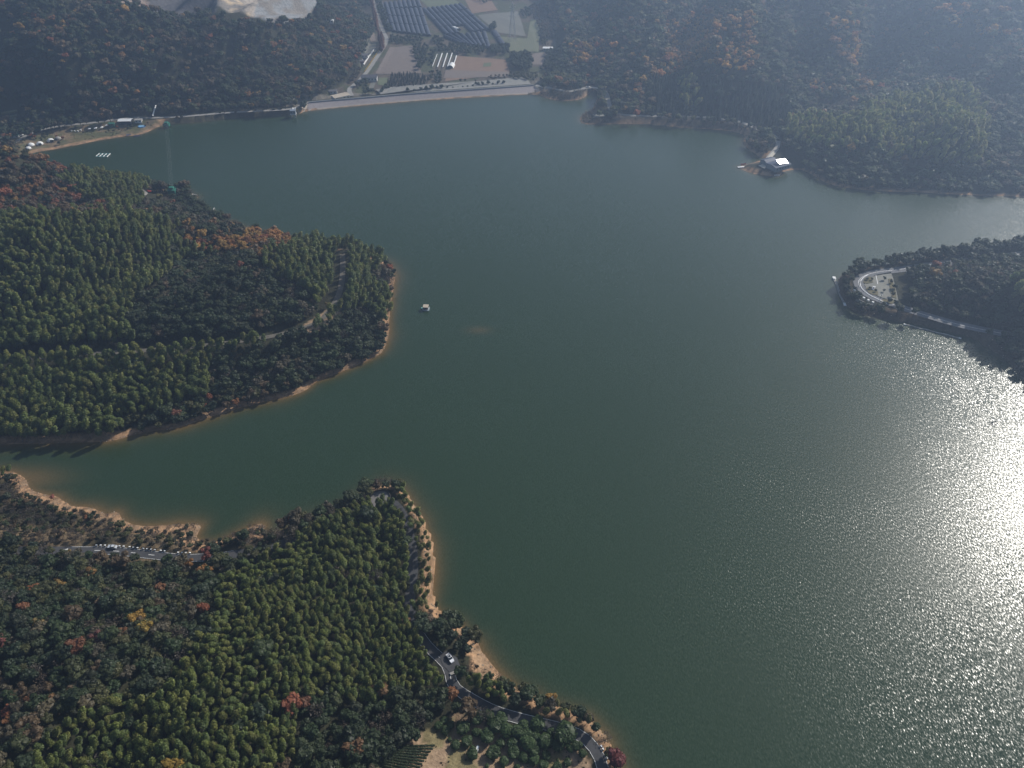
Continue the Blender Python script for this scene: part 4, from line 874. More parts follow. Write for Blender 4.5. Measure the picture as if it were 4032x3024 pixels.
# ---- houses
def house(name, px, py, rz, L, W, Hw, Hr, wall, roof, label, nwin=4, cat='house', z=None, flat=False):
    g = G(px, py) if z is None else P(px, py, z); t = empty(name, g, rz, label, cat)
    b = MB(); b.box((0, 0, Hw / 2 - .4), (L, W, Hw + .8)); (None if flat else b.gend((0, 0, Hw), (L, W), Hr)); b.build('wall', wall, t)
    b = MB(); (b.box((0, 0, Hw + .15), (L + .8, W + .8, .3)) if flat else b.gable((0, 0, Hw), (L, W), Hr, .6)); b.build('roof', roof, t)
    for s in (-1, 1):
        for k in range(nwin):
            x = (k + .5) / nwin * L - L / 2; q_ = MB(); q_.box((x, s * (W / 2 + .03), Hw * .55), (min(1.4, L / nwin * .55), .08, Hw * .4)); w_ = q_.build('window', GLASS, t)
            q_ = MB(); q_.box((x, s * (W / 2 + .06), Hw * .33), (min(1.7, L / nwin * .6), .16, .12)); q_.build('sill', WALLW, w_)
    b = MB(); b.box((L / 2 + .03, 0, 1.05), (.08, 1.1, 2.1)); b.build('door', WOOD, t)
    return t
house('white_house', 1456, 318, .03, 19, 8, 4.5, 2.6, WALLW, GREYROOF, 'long white two storey house with grey roof at the foot of the valley road', 5)
house('tan_building', 1342, 392, .62, 19, 11, 4.5, .9, WALLW, TAN, 'pale building with broad tan roof behind the left end of the dam', 4, 'building')
house('small_annex', 1313, 368, .1, 9, 5, 3, .8, WALLW, GREYROOF, 'small grey roofed annex left of the tan roofed building', 2, 'building')
house('white_store', 1299, 90, .0, 11, 5.5, 3.6, .8, WALLW, POLY, 'white shed beside the dusty quarry track', 3, 'shed')
house('white_shed', 2157, 199, -.05, 13, 7, 3.4, .7, WALLW, WHITE, 'white roofed shed at the edge of the fields below the hill', 3, 'shed')
house('blue_roof_hut', 1402, 55, .1, 7, 5, 3, .8, WALLW, BLUEG, 'small hut with pale blue roof left of the red conifers', 2, 'hut')
house('white_roof_hut', 1390, 42, .1, 6, 4, 3, .8, WALLW, POLY, 'small hut with white roof above the blue roofed one', 2, 'hut')
house('farm_shed', 1430, 225, .1, 13, 7, 3, 1, WALLW, GREYROOF, 'grey roofed shed in the walled yard left of the valley road', 3, 'shed')
house('farm_cottage', 1424, 250, .1, 8, 6, 3, 1, mat('red_brick', (.32, .13, .10)), GREYROOF, 'red brick cottage below the grey shed in the walled yard', 2, 'cottage')
house('marquee', 498, 486, .06, 13, 7, 3.2, 1.1, DARK, WHITE, 'long open pavilion with white roof on the campsite lawn', 5, 'pavilion')
house('green_cabin', 444, 497, .1, 5, 4, 3, .9, GRN2, GREEN, 'green cabin left of the white roofed pavilion', 1, 'cabin')
house('toilet_block', 548, 482, .1, 7, 4, 2.6, .5, WALLW, CONC, 'low pale block right of the white roofed pavilion', 2, 'hut')
house('green_shed', 62, 542, .25, 8, 4.5, 2.6, .6, WALLW, GREEN, 'green roofed shed at the left end of the campsite', 2, 'shed')
house('dam_hut', 1152, 404, .1, 5, 4, 3, .7, WALLW, CONC, 'small pale hut in the trees above the gate tower', 1, 'hut')
house('lakeside_kiosk', 3376, 1128, 1.3, 0.1 + 4, 1.2, 1.2, .2, WALLW, WHITE, 'small white kiosk on the outer side of the headland bend', 1, 'kiosk', z=5) if False else None
# walls by the valley road
for (a, b_, lab) in [((1430,262),(1455,222),'lower white wall along the yard by the valley road'),((1456,222),(1474,198),'upper white wall along the yard by the valley road'),((1424,215),(1430,245),'short curved white wall behind the brick cottage')]:
    A, B = G(*a), G(*b_); t = MB(); t.box((*((A + B) / 2)[:2], 3.4), (float(np.linalg.norm((B - A)[:2])), .5, 2.2), ang(A, B)); tag(t.build('yard_wall', WHITE), lab, 'wall')
# lodge on the spit
g = P(3062, 662, 3.2); t = empty('lakeside_lodge', g, .5, 'lakeside lodge with dark blue roofs and one glaring metal roof slope', 'lodge')
NAVY = mat('navy_roof', (.045, .06, .10), .6)
b = MB(); b.box((0, 0, 2.2), (19, 12, 4.4)); b.gend((0, 0, 4.4), (19, 12), 1.3); b.build('wall', BLUEG, t)
b = MB(); b.gable((0, 0, 4.4), (19, 12), 1.3, .8); b.build('roof', NAVY, t)
b = MB(); b.box((-1, 12, 1.8), (13, 9, 3.6)); b.gend((-1, 12, 3.6), (13, 9), 1.6); wg_ = b.build('wing', BLUEG, t); b = MB(); b.gable((-1, 12, 3.6), (13, 9), 1.6, .5); b.build('wing_roof', NAVY, wg_)
for k in range(5): b = MB(); b.box((-7 + 3.5 * k, -6.05, 2.3), (1.8, .1, 1.6)); b.build('window', GLASS, t)
sdn = np.array(sd); vw = np.array([0, 0, CAMH]) - np.array([g[0], g[1], 8.0]); vw /= np.linalg.norm(vw); hn = sdn + vw; hn /= np.linalg.norm(hn)
PAN = mat('bare_metal_roof', (.8, .8, .82), .32, metal=.9, noise=(.3, .3, .33), nscale=1.1, bump=.12, bscale=1.5); pc = np.array([1.5, -1.2, 6.25]); rz_ = Matrix.Rotation(-.5, 3, 'Z'); hl = rz_ @ Vector(hn)
print('glare normal', hn)
pm = MB(); 
zat = lambda x, y: pc[2] - (hl[0] * (x - pc[0]) + hl[1] * (y - pc[1])) / hl[2]
rect = [(-4.5, -4.4), (8, -4.4), (8, .6), (-4.5, .6)]
zoff = max(0, max((4.4 + 1.3 * (1 - abs(y) / 6.8) + .35) - zat(x, y) for x, y in rect + [(-6.5, 0), (8, 0)]))
pm.add([(x, y, zat(x, y) + zoff) for x, y in rect] + [(x, y, zat(x, y) + zoff - .12) for x, y in rect], [(0, 1, 2, 3), (7, 6, 5, 4), (0, 4, 5, 1), (1, 5, 6, 2), (2, 6, 7, 3), (3, 7, 4, 0)]); pm.build('metal_panel', PAN, t)
def boat(px, py, rz, m, label, L=5, z=0.0, inner=WOOD):
    g = P(px, py, z); t = empty('rowing_boat', g, rz, label, 'boat'); W = 1.5
    pr = [(-L/2, W*.36), (-L*.2, W*.5), (L*.15, W*.48), (L*.38, W*.25), (L/2, .03)]; V = []
    for x, w_ in pr: V += [(x, -w_, .55), (x, -w_ * .7, -.1), (x, w_ * .7, -.1), (x, w_, .55)]
    b = MB(); b.add(V, [(4*i + k, 4*i + 4 + k, 4*i + 5 + k, 4*i + 1 + k) for i in range(4) for k in range(3)] + [(0, 1, 2, 3)]); b.build('hull', m, t)
    for x in (-L*.2, L*.1): b = MB(); b.box((x, 0, .42), (.35, W * .8, .06)); b.build('seat', inner, t)
    return t
boat(768, 768, -.4, WHITE, 'white boat on the sandy tip below the green netted tower', 6, .6); boat(845, 826, 1.9, WHITE, 'white boat moored past the brown trees on the wooded shore', 7); boat(3060, 691, .1, WHITE, 'white boat on the shore below the lodge', 6, .3)
boat(2928, 647, .3, RED, 'dark red boat beside the pale jetty', 6); boat(508, 532, .2, BLUE, 'light blue boat drawn up on the campsite beach', 5, .8); boat(538, 536, .4, mat('violet_hull', (.16, .14, .30)), 'violet boat at the waterline of the campsite beach', 6, .2)
A, B = P(2905, 659, .6), P(2976, 650, 1.4); t = empty('jetty', A, ang(A, B), 'long pale jetty running out from the lodge terrace', 'jetty'); L_ = float(np.linalg.norm((B - A)[:2]))
b = MB(); b.box((L_ / 2, 0, .2), (L_, 2.0, .25)); b.build('deck', WHITE, t)
for k in range(6):
    b = MB(); b.box((L_ * (k + .5) / 6, .8, -.6), (.25, .25, 1.5)); b.box((L_ * (k + .5) / 6, -.8, -.6), (.25, .25, 1.5)); b.build('pile', WOOD, t)
# floating hut
g = P(1677, 1218, 0); t = empty('floating_hut', g, -.06, 'floating hut with tan roof on a pale raft in open water', 'houseboat')
b = MB(); b.box((.2, 0, .25), (4.6, 4.4, .5)); b.build('raft', mat('pale_raft', (.30, .36, .38)), t); b = MB(); b.box((-2.8, 1.0, .3), (1.6, 1.1, .4)); b.build('landing', TEAL, t)
b = MB(); b.box((0, .2, 1.5), (3.3, 3.3, 2.2)); w_ = b.build('wall', DARK, t); b = MB(); b.box((0, .2, 2.72), (3.9, 4.0, .22), top=.96); b.build('roof', TAN, t)
b = MB(); b.box((1.68, .2, 1.3), (.06, .9, 1.8)); b.build('door', TAN, t)
b = MB(); [b.box((x, y, 1.0), (.08, .08, 1.0)) for x in (-1.9, 0, 2.4) for y in (-2.1, 2.1)]; b.box((.25, -2.1, 1.5), (4.3, .08, .08)); b.build('railing', WHITE, t)
# fish cage
c0 = [P(377, 616, .3), P(392, 604, .3), P(434, 605, .3), P(420, 618, .3)]; t = empty('fish_cage', c0[0], 0, 'floating white framed fish cage beyond the red treetops', 'fish cage')
bil = lambda u, v: (c0[0] * (1 - u) + c0[3] * u) * (1 - v) + (c0[1] * (1 - u) + c0[2] * u) * v - c0[0]
for k in range(4): b = MB(); b.tube([bil(k / 3, 0), bil(k / 3, 1)], .38, 6); b.build('float_pipe', POLY, t)
for k in range(3): b = MB(); b.tube([bil(0, k / 2), bil(1, k / 2)], .38, 6); b.build('float_pipe', TEAL, t)
# pontoons by the headland
def pontoon(a, b_, n, w, label, head=True):
    A, B = P(*a, .3), P(*b_, .3); L_ = float(np.linalg.norm((B - A)[:2])); t = empty('pontoon', A, ang(A, B), label, 'pontoon')
    for k in range(n): b = MB(); b.box((L_ * (k + .5) / n, math.sin(k * .9) * .25, 0), (L_ / n * .97, w, .5)); b.build('float', CONC if 0 < k < n - 1 else WHITE, t)
    if head: b = MB(); b.box((1.5, 0, .9), (3.2, w + .4, .15)); [b.box((x, y, .5), (.1, .1, .8)) for x in (.2, 2.8) for y in (-w / 2, w / 2)]; b.build('canopy', WHITE, t)
pontoon((3282, 1093), (3327, 1204), 10, 1.7, 'floating walkway with white landing off the tip of the headland'); pontoon((3558, 1276), (3785, 1333), 22, 1.0, 'long thin floating boom along the lower shore of the headland', False)
# greenhouses
unit = MB(); unit.barrel(1, 1, 1, 0, 8); um = unit.build('shade_tunnel', NET); um_me = um.data; bpy.data.objects.remove(um)
def cropq(pts): return [(1400 + x / 2.458, y / 2.458) for x, y in pts]
gh = None
def block(quad, nc, nr, lab, grp, skip=()):
    Q = [P(px, py, 2.7) for px, py in cropq(quad)]; bl = lambda u, v: (Q[0] * (1 - u) + Q[1] * u) * (1 - v) + (Q[3] * (1 - u) + Q[2] * u) * v
    for i in range(nc):
        for j in range(nr):
            if (i, j) in skip: continue
            u = (i + .5) / nc; a, b_ = bl(u, (j + .03) / nr), bl(u, (j + .97) / nr); wd = float(np.linalg.norm(bl((i + 1) / nc, .5) - bl(i / nc, .5))); m_ = (a + b_) / 2
            o = bpy.data.objects.new('shade_tunnel', um_me); C.objects.link(o); o.location = (m_[0], m_[1], float(height(m_[0], m_[1])) - .1 + random.uniform(0, .3)); o.rotation_euler = (0, 0, ang(a, b_)); th = abs(math.sin(ang(a, b_) - ang(bl(0, .5), bl(1, .5))))
            o.scale = (float(np.linalg.norm(b_ - a)), wd * th * .97, 3.6); tag(o, lab, 'greenhouse', grp)
block([(225, 38), (620, 0), (735, 350), (305, 300)], 9, 4, 'dark shade net tunnel in the left block of the far fields', 'tunnels of the left block')
block([(640, 85), (1030, 40), (1310, 290), (870, 340)], 9, 4, 'dark shade net tunnel in the large right block of the far fields', 'tunnels of the right block', ((3, 3), (4, 3)))
block([(830, 350), (1270, 305), (1310, 470), (1010, 420)], 8, 2, 'dark shade net tunnel in the lowest block nearest the dam', 'tunnels of the lowest block')
block([(1310, 300), (1370, 300), (1470, 440), (1400, 445)], 1, 2, 'dark shade net tunnel at the right edge beside the round tree', 'tunnels beside the round tree')
def arch(px, py, rz, L, W, Hh_, label):
    t = empty('polytunnel', G(px, py), rz, label, 'greenhouse'); b = MB(); b.barrel(L, W, Hh_, 0, 10, False); b.build('cover', POLY, t, True); b = MB(); b.barrel(.1, W * .96, Hh_ * .96, 0, 10); o = b.build('end_wall', DARK, t); o.location = (-L / 2 + .2, 0, 0)
arch(1796, 118, -.9, 14, 9, 4, 'white rounded polytunnel among the dark tunnels'); arch(1777, 265, ang(G(1771, 272), G(1784, 250)), 14, 8, 4.2, 'white polytunnel at the end of the bare frames')
for k, (a, b_) in enumerate([((1705,270),(1742,216)),((1723,270),(1742,216)),((1744,270),(1762,216)),((1763,268),(1781,215)),((1786,262),(1798,226))]):
    if k == 0: a, b_ = (1703, 268), (1722, 218)
    A, B = G(*a), G(*b_); t = MB(); t.box((*((A + B) / 2)[:2], 3.2), (float(np.linalg.norm((B - A)[:2])), 1.1 if k else .5, .7), ang(A, B)); tag(t.build('growing_rail', WHITE), 'long white gutter of the bare polytunnel frames in the brown field', 'gutter', 'white gutters of the bare frames')
# camp: tents and small things
def tent(px, py, s, label, m=POLY):
    t = empty('dome_tent', G(px, py), random.uniform(0, 3), label, 'tent'); b = MB(); V = ICO2[0] * np.array([1, 1, .85]); V = V * s; V[:, 2] = np.maximum(V[:, 2], 0); b.add(V, ICO2[1]); b.build('dome', m, t, True)
    b = MB(); b.box((-s * .93, 0, s * .3), (s * .3, s * .7, s * .6)); b.build('entrance', DARK, t)
    b = MB(); b.disc((0, 0, .02), s * 1.25, .25, 16); b.build('deck', WOOD, t)
tent(113, 588, 3.0, 'lowest and leftmost white dome tent behind the red trees'); tent(124, 575, 3.6, 'large white dome tent second from the left'); tent(158, 569, 3.6, 'white dome tent third along the beach'); tent(200, 556, 3.6, 'white dome tent fourth along the beach, beside a dark bush'); tent(230, 549, 3.2, 'grey dome tent at the right end of the tent row', CONC)
for (px, py) in [(284, 521), (296, 520), (308, 519), (320, 517)]: b = MB(); b.box((0, 0, .5), (1.2, .8, 1)); b.box((0, 0, 1.05), (1.6, 1.1, .1)); o = b.build('camp_table', WHITE); o.location = G(px, py); tag(o, 'one of four small white tables in a row on the lawn', 'table', 'white tables on the lawn')
for (px, py, lb) in [(356, 517, 'leftmost of the separate white canopies by the lower path'), (380, 515, 'second white canopy by the lower path'), (404, 509, 'third white canopy by the lower path'), (424, 504, 'white canopy nearest the green cabin')]:
    t = empty('canopy', G(px, py), .3, lb, 'canopy'); b = MB(); b.box((0, 0, 2.5), (3, 3, .8), top=.1); b.build('roof', WHITE, t)
    for x in (-1.3, 1.3):
        for y in (-1.3, 1.3): b = MB(); b.box((x, y, 1.05), (.1, .1, 2.1)); b.build('leg', DARK, t)
g = G(560, 499); t = empty('paddling_pool', g, 0, 'round light blue pool on the campsite lawn', 'pool'); b = MB(); b.disc((0, 0, 0), 4.2, .7, 20, 4.0); b.build('rim', BLUE, t); b = MB(); b.disc((0, 0, .71), 3.6, .05, 20); b.build('pool_water', mat('pool_water', (.2, .4, .6), .2), t)
# slide up the slope
A, B = G(604, 466), G(618, 428); dd = B - A; nseg = 6; t = empty('slide', A, 0, 'white segmented slide climbing the wooded slope behind the campsite', 'slide')
for k in range(nseg):
    a_ = dd * (k / nseg); b_ = dd * ((k + .84) / nseg); b = MB(); b.tube([(a_[0], a_[1], a_[2] + 2.6), (b_[0], b_[1], b_[2] + 2.6)], .75, 6); b.build('segment', WHITE, t)
for k in range(3): a_ = dd * ((k + .5) / 3); b = MB(); b.box((a_[0], a_[1], a_[2] + 1), (.25, .25, 3.4)); b.build('support', STEEL, t)
# zip line towers and cables
def net_tower(px, py, z, s, label):
    g = G(px, py); t = empty('netted_tower', g, .1, label, 'tower'); hh_ = z
    for x in (-s / 2, s / 2):
        for y in (-s / 2, s / 2): b = MB(); b.box((x, y, hh_ / 2 - .5), (.35, .35, hh_ + 1)); b.build('post', GREEN, t)
    b = MB(); b.box((0, 0, hh_ * .55), (s, s, hh_ * .5)); b.build('netting', GREEN, t); b = MB(); b.box((0, 0, hh_ + .5), (s * .8, s * .75, 1.0), top=.8); b.box((0, 0, hh_ * .82), (s * 1.12, s * 1.12, .3)); b.build('roof', GREEN, t); return g + np.array([0, 0, hh_ * .9])
z1_ = net_tower(686, 775, 8, 5.6, 'bright green netted tower among the trees of the wooded point'); z2_ = net_tower(660, 503, 5, 5.5, 'green netted platform at the end of the campsite beach')
b = MB(); b.box((2, -1.5, 3.2), (3, 2, 1.2)); 
for k in range(3):
    a_ = z1_ + np.array([k * 1.3 - 1.3, 0, 1.2]); b_ = z2_ + np.array([k * 1.6 - 1.6, 0, 1.2]); pts = [a_ + (b_ - a_) * u - np.array([0, 0, 9 * 4 * u * (1 - u) * .25]) for u in np.linspace(0, 1, 14)]
    c_ = MB(); c_.tube(pts, .02, 4); tag(c_.build('zip_line', STEEL), ['left', 'middle', 'right'][k] + ' one of the three thin cables strung between the two green towers', 'cable')
g = G(590, 760); t = empty('red_tractor', g, .4, 'small red tractor on the dark ground right of the concrete yard', 'tractor'); b = MB(); b.box((0, 0, 1.1), (3, 1.4, 1)); b.box((-.8, 0, 2), (1.2, 1.3, 1), top=.8); b.build('body', RED, t)
for x, r_ in ((-.9, .75), (1.1, .5)):
    for y in (-.9, .9): b = MB(); V, Fq = tube([(x, y - .15, r_), (x, y + .15, r_)], r_, 10); b.add(V, Fq); b.add(V, [tuple(range(10)), tuple(range(19, 9, -1))]); b.build('wheel', RUB, t)
# lookout
g = P(1495, 1966, 6.2); t = empty('lookout_terrace', g, 0, 'semicircular paved lookout with dark curved wall at the tip of the bamboo', 'lookout'); b = MB(); b.disc((0, 0, -.6), 5.6, .95, 28); b.build('paving', mat('lookout_paving', (.17, .16, .155), .9), t)
b = MB()
for k in range(-1, 22): a_ = math.pi * (k + .5) / 21; b.box((5.6 * math.cos(a_), 5.6 * math.sin(a_), .5), (.9, .35, 1.0), a_ + math.pi / 2)
b.build('parapet', mat('dark_stone', (.06, .055, .055)), t)
g = P(258, 2187, 6.6); t = empty('roadside_pavilion', g, .3, 'small pale pavilion with upturned roof at the left of the road', 'pavilion')
for x in (-1.1, 1.1):
    for y in (-1.1, 1.1): b = MB(); b.box((x, y, 1.2), (.22, .22, 2.6)); b.build('column', CONC, t)
b = MB(); b.box((0, 0, 2.9), (3.6, 3.6, .9), top=.08); b.build('roof', mat('pale_tiles', (.42, .42, .40)), t)
g = G(1880, 2952); t = empty('storage_box', g, 1.35, 'white oblong box standing between the orchard trees', 'box'); b = MB(); b.box((0, 0, .5), (1.9, .8, 1.0)); b.build('body', WHITE, t); b = MB(); b.box((0, 0, 1.05), (2.0, .9, .12)); b.build('lid', WHITE, t)
t = MB(); [t.tube([P(3900 + random.uniform(-12, 30), 1665 + random.uniform(-8, 10), .05), P(3900 + random.uniform(-12, 30), 1665 + random.uniform(-8, 10), .12)], .12, 4) for _ in range(12)]; tag(t.build('floating_branches', DARK), 'dark tangle of floating branches in the bright glitter', 'branches')
for k in range(5): c_ = G(1800 + 14 * k, 2666 + 6 * k) if k < 1 else None
b = MB(); A = P(1783, 2651, 6.4); b.box((A[0], A[1], 6.55), (2.2, 1.1, .35), .4); tag(b.build('concrete_step', CONC), 'low concrete platform at the lower end of the parking bay', 'platform')
# fields: sheets on the valley floor
FM = {}
def fieldmat(nm, c1, c2, sc, rot):
    m = bpy.data.materials.new(nm); m.use_nodes = True; n = m.node_tree; b = n.nodes['Principled BSDF']; ge = n.nodes.new('ShaderNodeNewGeometry'); mp = n.nodes.new('ShaderNodeMapping'); mp.inputs['Rotation'].default_value = (0, 0, rot)
    wv = n.nodes.new('ShaderNodeTexWave'); wv.inputs['Scale'].default_value = sc; wv.inputs['Distortion'].default_value = 1.5; wv.inputs['Detail'].default_value = 2; mxx = n.nodes.new('ShaderNodeMix'); mxx.data_type = 'RGBA'
    ns = n.nodes.new('ShaderNodeTexNoise'); ns.inputs['Scale'].default_value = .12; ns.inputs['Detail'].default_value = 5; ad = n.nodes.new('ShaderNodeMath'); ad.operation = 'MULTIPLY_ADD'; ad.inputs[1].default_value = .5
    n.links.new(ge.outputs['Position'], mp.inputs[0]); n.links.new(mp.outputs[0], wv.inputs[0]); n.links.new(ge.outputs['Position'], ns.inputs['Vector']); sb = n.nodes.new('ShaderNodeMath'); sb.operation = 'SUBTRACT'; sb.inputs[1].default_value = .25
    n.links.new(wv.outputs['Fac'], ad.inputs[0]); n.links.new(ns.outputs['Fac'], sb.inputs[0]); n.links.new(sb.outputs[0], ad.inputs[2]); n.links.new(ad.outputs[0], mxx.inputs['Factor'])
    mxx.inputs['A'].default_value = (*c1, 1); mxx.inputs['B'].default_value = (*c2, 1); n.links.new(mxx.outputs['Result'], b.inputs['Base Color']); b.inputs['Roughness'].default_value = .95; return m
def field(quad, m, dz=.35):
    Q = [P(px, py, 2.7) for px, py in quad]; V = []; K = 14
    for i in range(K + 1):
        for j in range(K + 1):
            u, v = i / K, j / K; p = (Q[0] * (1 - u) + Q[1] * u) * (1 - v) + (Q[3] * (1 - u) + Q[2] * u) * v; V.append((p[0], p[1], float(height(p[0], p[1])) + dz))
    o = link_mesh('field', V, [(i * (K + 1) + j, i * (K + 1) + j + 1, (i + 1) * (K + 1) + j + 1, (i + 1) * (K + 1) + j) for i in range(K) for j in range(K)], m); tag(o, None, None, kind='structure')
f_brown = fieldmat('brown_field', (.13, .10, .085), (.19, .15, .125), .35, .5); f_green = fieldmat('green_field', (.07, .10, .04), (.13, .13, .07), .5, 1.2); f_rust = fieldmat('rusty_field', (.16, .095, .06), (.22, .14, .09), .2, .2); f_grey = fieldmat('grey_field', (.12, .12, .10), (.17, .16, .13), .3, .9); f_plot = fieldmat('garden_plots', (.09, .12, .05), (.16, .14, .09), .12, .1)
field([(1535,185),(1625,175),(1660,285),(1478,288)], f_brown); field([(1800,216),(1990,232),(2010,286),(1750,318)], f_rust); field([(1755,272),(2005,280),(2000,300),(1745,306)], f_brown, .5)
field([(1655,0),(1790,0),(1830,22),(1690,32)], f_green); field([(1640,-60),(1780,-60),(1800,-2),(1660,-2)], f_green); field([(1880,58),(2040,45),(2070,140),(1960,125)], f_grey); field([(1830,0),(1930,-5),(1960,40),(1860,52)], f_rust); field([(2090,75),(2132,80),(2120,205),(2065,200)], f_plot); field([(1960,140),(2080,150),(2060,215),(1990,190)], f_plot); field([(2060,215),(2150,205),(2150,255),(2080,255)], f_brown)
field([(1410,185),(1480,165),(1480,205),(1420,215)], f_grey); field([(1400,130),(1470,120),(1480,160),(1410,175)], f_brown); field([(1492,302),(1530,302),(1520,335),(1485,330)], f_green); field([(1905,245),(1935,243),(1933,258),(1902,260)], f_green, .6)
field([(1460,322),(1480,322),(1470,345),(1450,345)], f_grey)
for i in range(4): A = [(8, 452 - 0 + i * 14), (70 - i * 2, 440 + i * 14), (72 - i * 3, 447 + i * 14), (10, 461 + i * 14)]; Q = [G(*p) for p in A]; b = MB(); b.add([(p[0], p[1], p[2] + 1.0) for p in Q] + [(p[0], p[1], p[2] - 1) for p in Q], [(0, 1, 2, 3), (0, 4, 5, 1), (1, 5, 6, 2), (2, 6, 7, 3), (3, 7, 4, 0)]); tag(b.build('terrace', f_plot), None, None, kind='structure')

# ---- trees that stand alone
def tree(name, kind, x, y, s, tint, label, cat, group=None, rz=None, parts=False, squash=1.0):
    me = random.choice(PROTO[kind]) ; o = bpy.data.objects.new(name, me); C.objects.link(o); o.location = (float(x), float(y), float(height(x, y)) - .15); o.rotation_euler = (0, 0, random.uniform(0, 6.28)); o.scale = (s, s, s * squash); v = random.uniform(.85, 1.15); o['tint'] = tuple(float(c * v) for c in tint); return tag(o, label, cat, group)
def crop7(x, y): return 1700 + x / 2.765, 2550 + y / 2.765
# orchard: round clipped crowns on short trunks
def orch_mesh(seed):
    rs = np.random.RandomState(seed); lobes = [(0, 0, 1.6, 1.35, .95)]
    for k in range(9): a = k * 2.4; q_ = rs.uniform(.4, .85); lobes.append((q_ * math.cos(a), q_ * math.sin(a), rs.uniform(1.1, 2.3), rs.uniform(.55, .85), .9))
    LV, LF, vv, cV, cF = crown(rs, lobes, 620, .19, .86); return plant_mesh('crown', LV, LF, vv, None, None, cV, cF)
OM = [orch_mesh(s) for s in range(4)]; tm = MB(); tm.tube([(0, 0, -.6), (0, 0, 1.4)], [.16, .1], 6)
tr0 = tm.build('trunk', BARK); TRM = tr0.data; bpy.data.objects.remove(tr0)
ORL = [(490,765,70),(615,745,60),(340,885,78),(490,930,48),(605,970,72),(385,1030,58),(258,1065,52),(440,1150,62),(670,1160,70),(780,1240,50),(745,1050,50),(885,1050,60),(890,1150,62),(1000,1190,52),(1110,1235,58),(1045,1060,78),(1110,1120,66),(1235,1040,78),(1375,1060,70),(1450,950,112),(1580,1070,50),(1500,1100,42),(1640,1165,44),(1475,1265,42),(1365,1300,44),(1215,1290,48),(1150,840,82),(1005,850,56),(760,770,64),(700,860,80),(815,910,74),(930,930,70),(1030,950,62),(1120,980,58),(140,790,44),(75,860,44),(205,840,40),(145,910,48),(195,995,24),(1290,920,40),(1245,1190,48),(930,1290,30),(600,1290,24),(370,1215,10),(1370,1220,14)]
for i, (x, y, r_) in enumerate(ORL):
    px_, py_ = crop7(x, y + r_ * .2); g = G(px_, py_, 1.2); g[2] = float(height(g[0], g[1])); dep = math.sqrt(g[0] ** 2 + g[1] ** 2 + CAMH ** 2); s = (r_ / 2.765) * dep / F / 1.42
    t = empty('orchard_tree', g, random.uniform(0, 6), 'round clipped dark green orchard tree on bare sandy ground above the bottom edge', 'tree', 'orchard trees on the sandy plot'); t.scale = (s, s, s * .72)
    cr = bpy.data.objects.new('crown', OM[i % 4]); C.objects.link(cr); cr.parent = t; v = random.uniform(.85, 1.2); cr['tint'] = (.062 * v, .10 * v, .034 * v); tk = bpy.data.objects.new('trunk', TRM); C.objects.link(tk); tk.parent = t
# tea hedges
for k in range(11):
    a_ = P(1500 + 9 * k, 3040 - 9.5 * k, 8.6); b_ = P(1630 + 8 * k, 3075 - 13.5 * k + (k * .2), 8.6); L_ = b_ - a_; n_ = 26; rs = np.random.RandomState(k); lob = [(L_[0] * u, L_[1] * u, .45, rs.uniform(.42, .55), .9) for u in np.linspace(0, 1, n_)]
    LV, LF, vv, cV, cF = crown(rs, lob, 520, .16, .85); me = plant_mesh('tea_hedge', LV, LF, vv, None, None, cV, cF); o = bpy.data.objects.new('tea_hedge', me); C.objects.link(o); o.location = (a_[0], a_[1], float(height(a_[0], a_[1]))); o['tint'] = (.055, .078, .032); tag(o, 'one of the parallel clipped tea hedges at the left of the orchard', 'hedge', 'tea hedge rows')
for _ in range(150):
    px_, py_ = random.uniform(60, 720), random.uniform(470, 620)
    if inside(CAMP, np.array([px_]), np.array([py_]))[0]:
        g = G(px_, py_)
        if float(shore_d(g[0], g[1])) > 4 and float(dist_line(ROADW['camp_road'], np.array([g[0]]), np.array([g[1]]))[0]) > 4: put(random.choice(['shrub', 'shrub', 'bare_tree', 'evergreen_tree']), g[0], g[1], random.uniform(.3, .62))
# stones along the drawdown shore
rs = np.random.RandomState(5); rv = ICO2[0] * (1 + .22 * rs.normal(0, 1, (len(ICO2[0]), 1))) * np.array([1, .8, .5]); PROTO['stone'] = [plant_mesh('stone', rv, ICO2[1], np.full(len(rv), 1.0), None, None)]; TINT['stone'] = [(.34, .26, .18), (.28, .22, .16), (.42, .35, .27), (.20, .16, .12)]; VEG['stone'] = []
for i in range(0, len(lake)):
    px_, py_ = proj(lake[i][0], lake[i][1], 0)
    if not (0 < px_ < 4032 and 600 < py_ < 3024): continue
    for _ in range(7 if lake[i][1] < 420 else 4):
        x_, y_ = lake[i][0] + rs.normal(0, 3.5), lake[i][1] + rs.normal(0, 3.5); d_ = float(shore_d(x_, y_))
        if -.6 < d_ < 5: put('stone', x_, y_, rs.uniform(.15, .6), z=float(height(x_, y_)) + .15)
# shrubs dotted over the orchard ground
for _ in range(60):
    px_, py_ = random.uniform(1600, 2330), random.uniform(2880, 3030)
    if inside(ORPX, np.array([px_]), np.array([py_]))[0]: g = G(px_, py_); put('shrub', g[0], g[1], random.uniform(.15, .4))
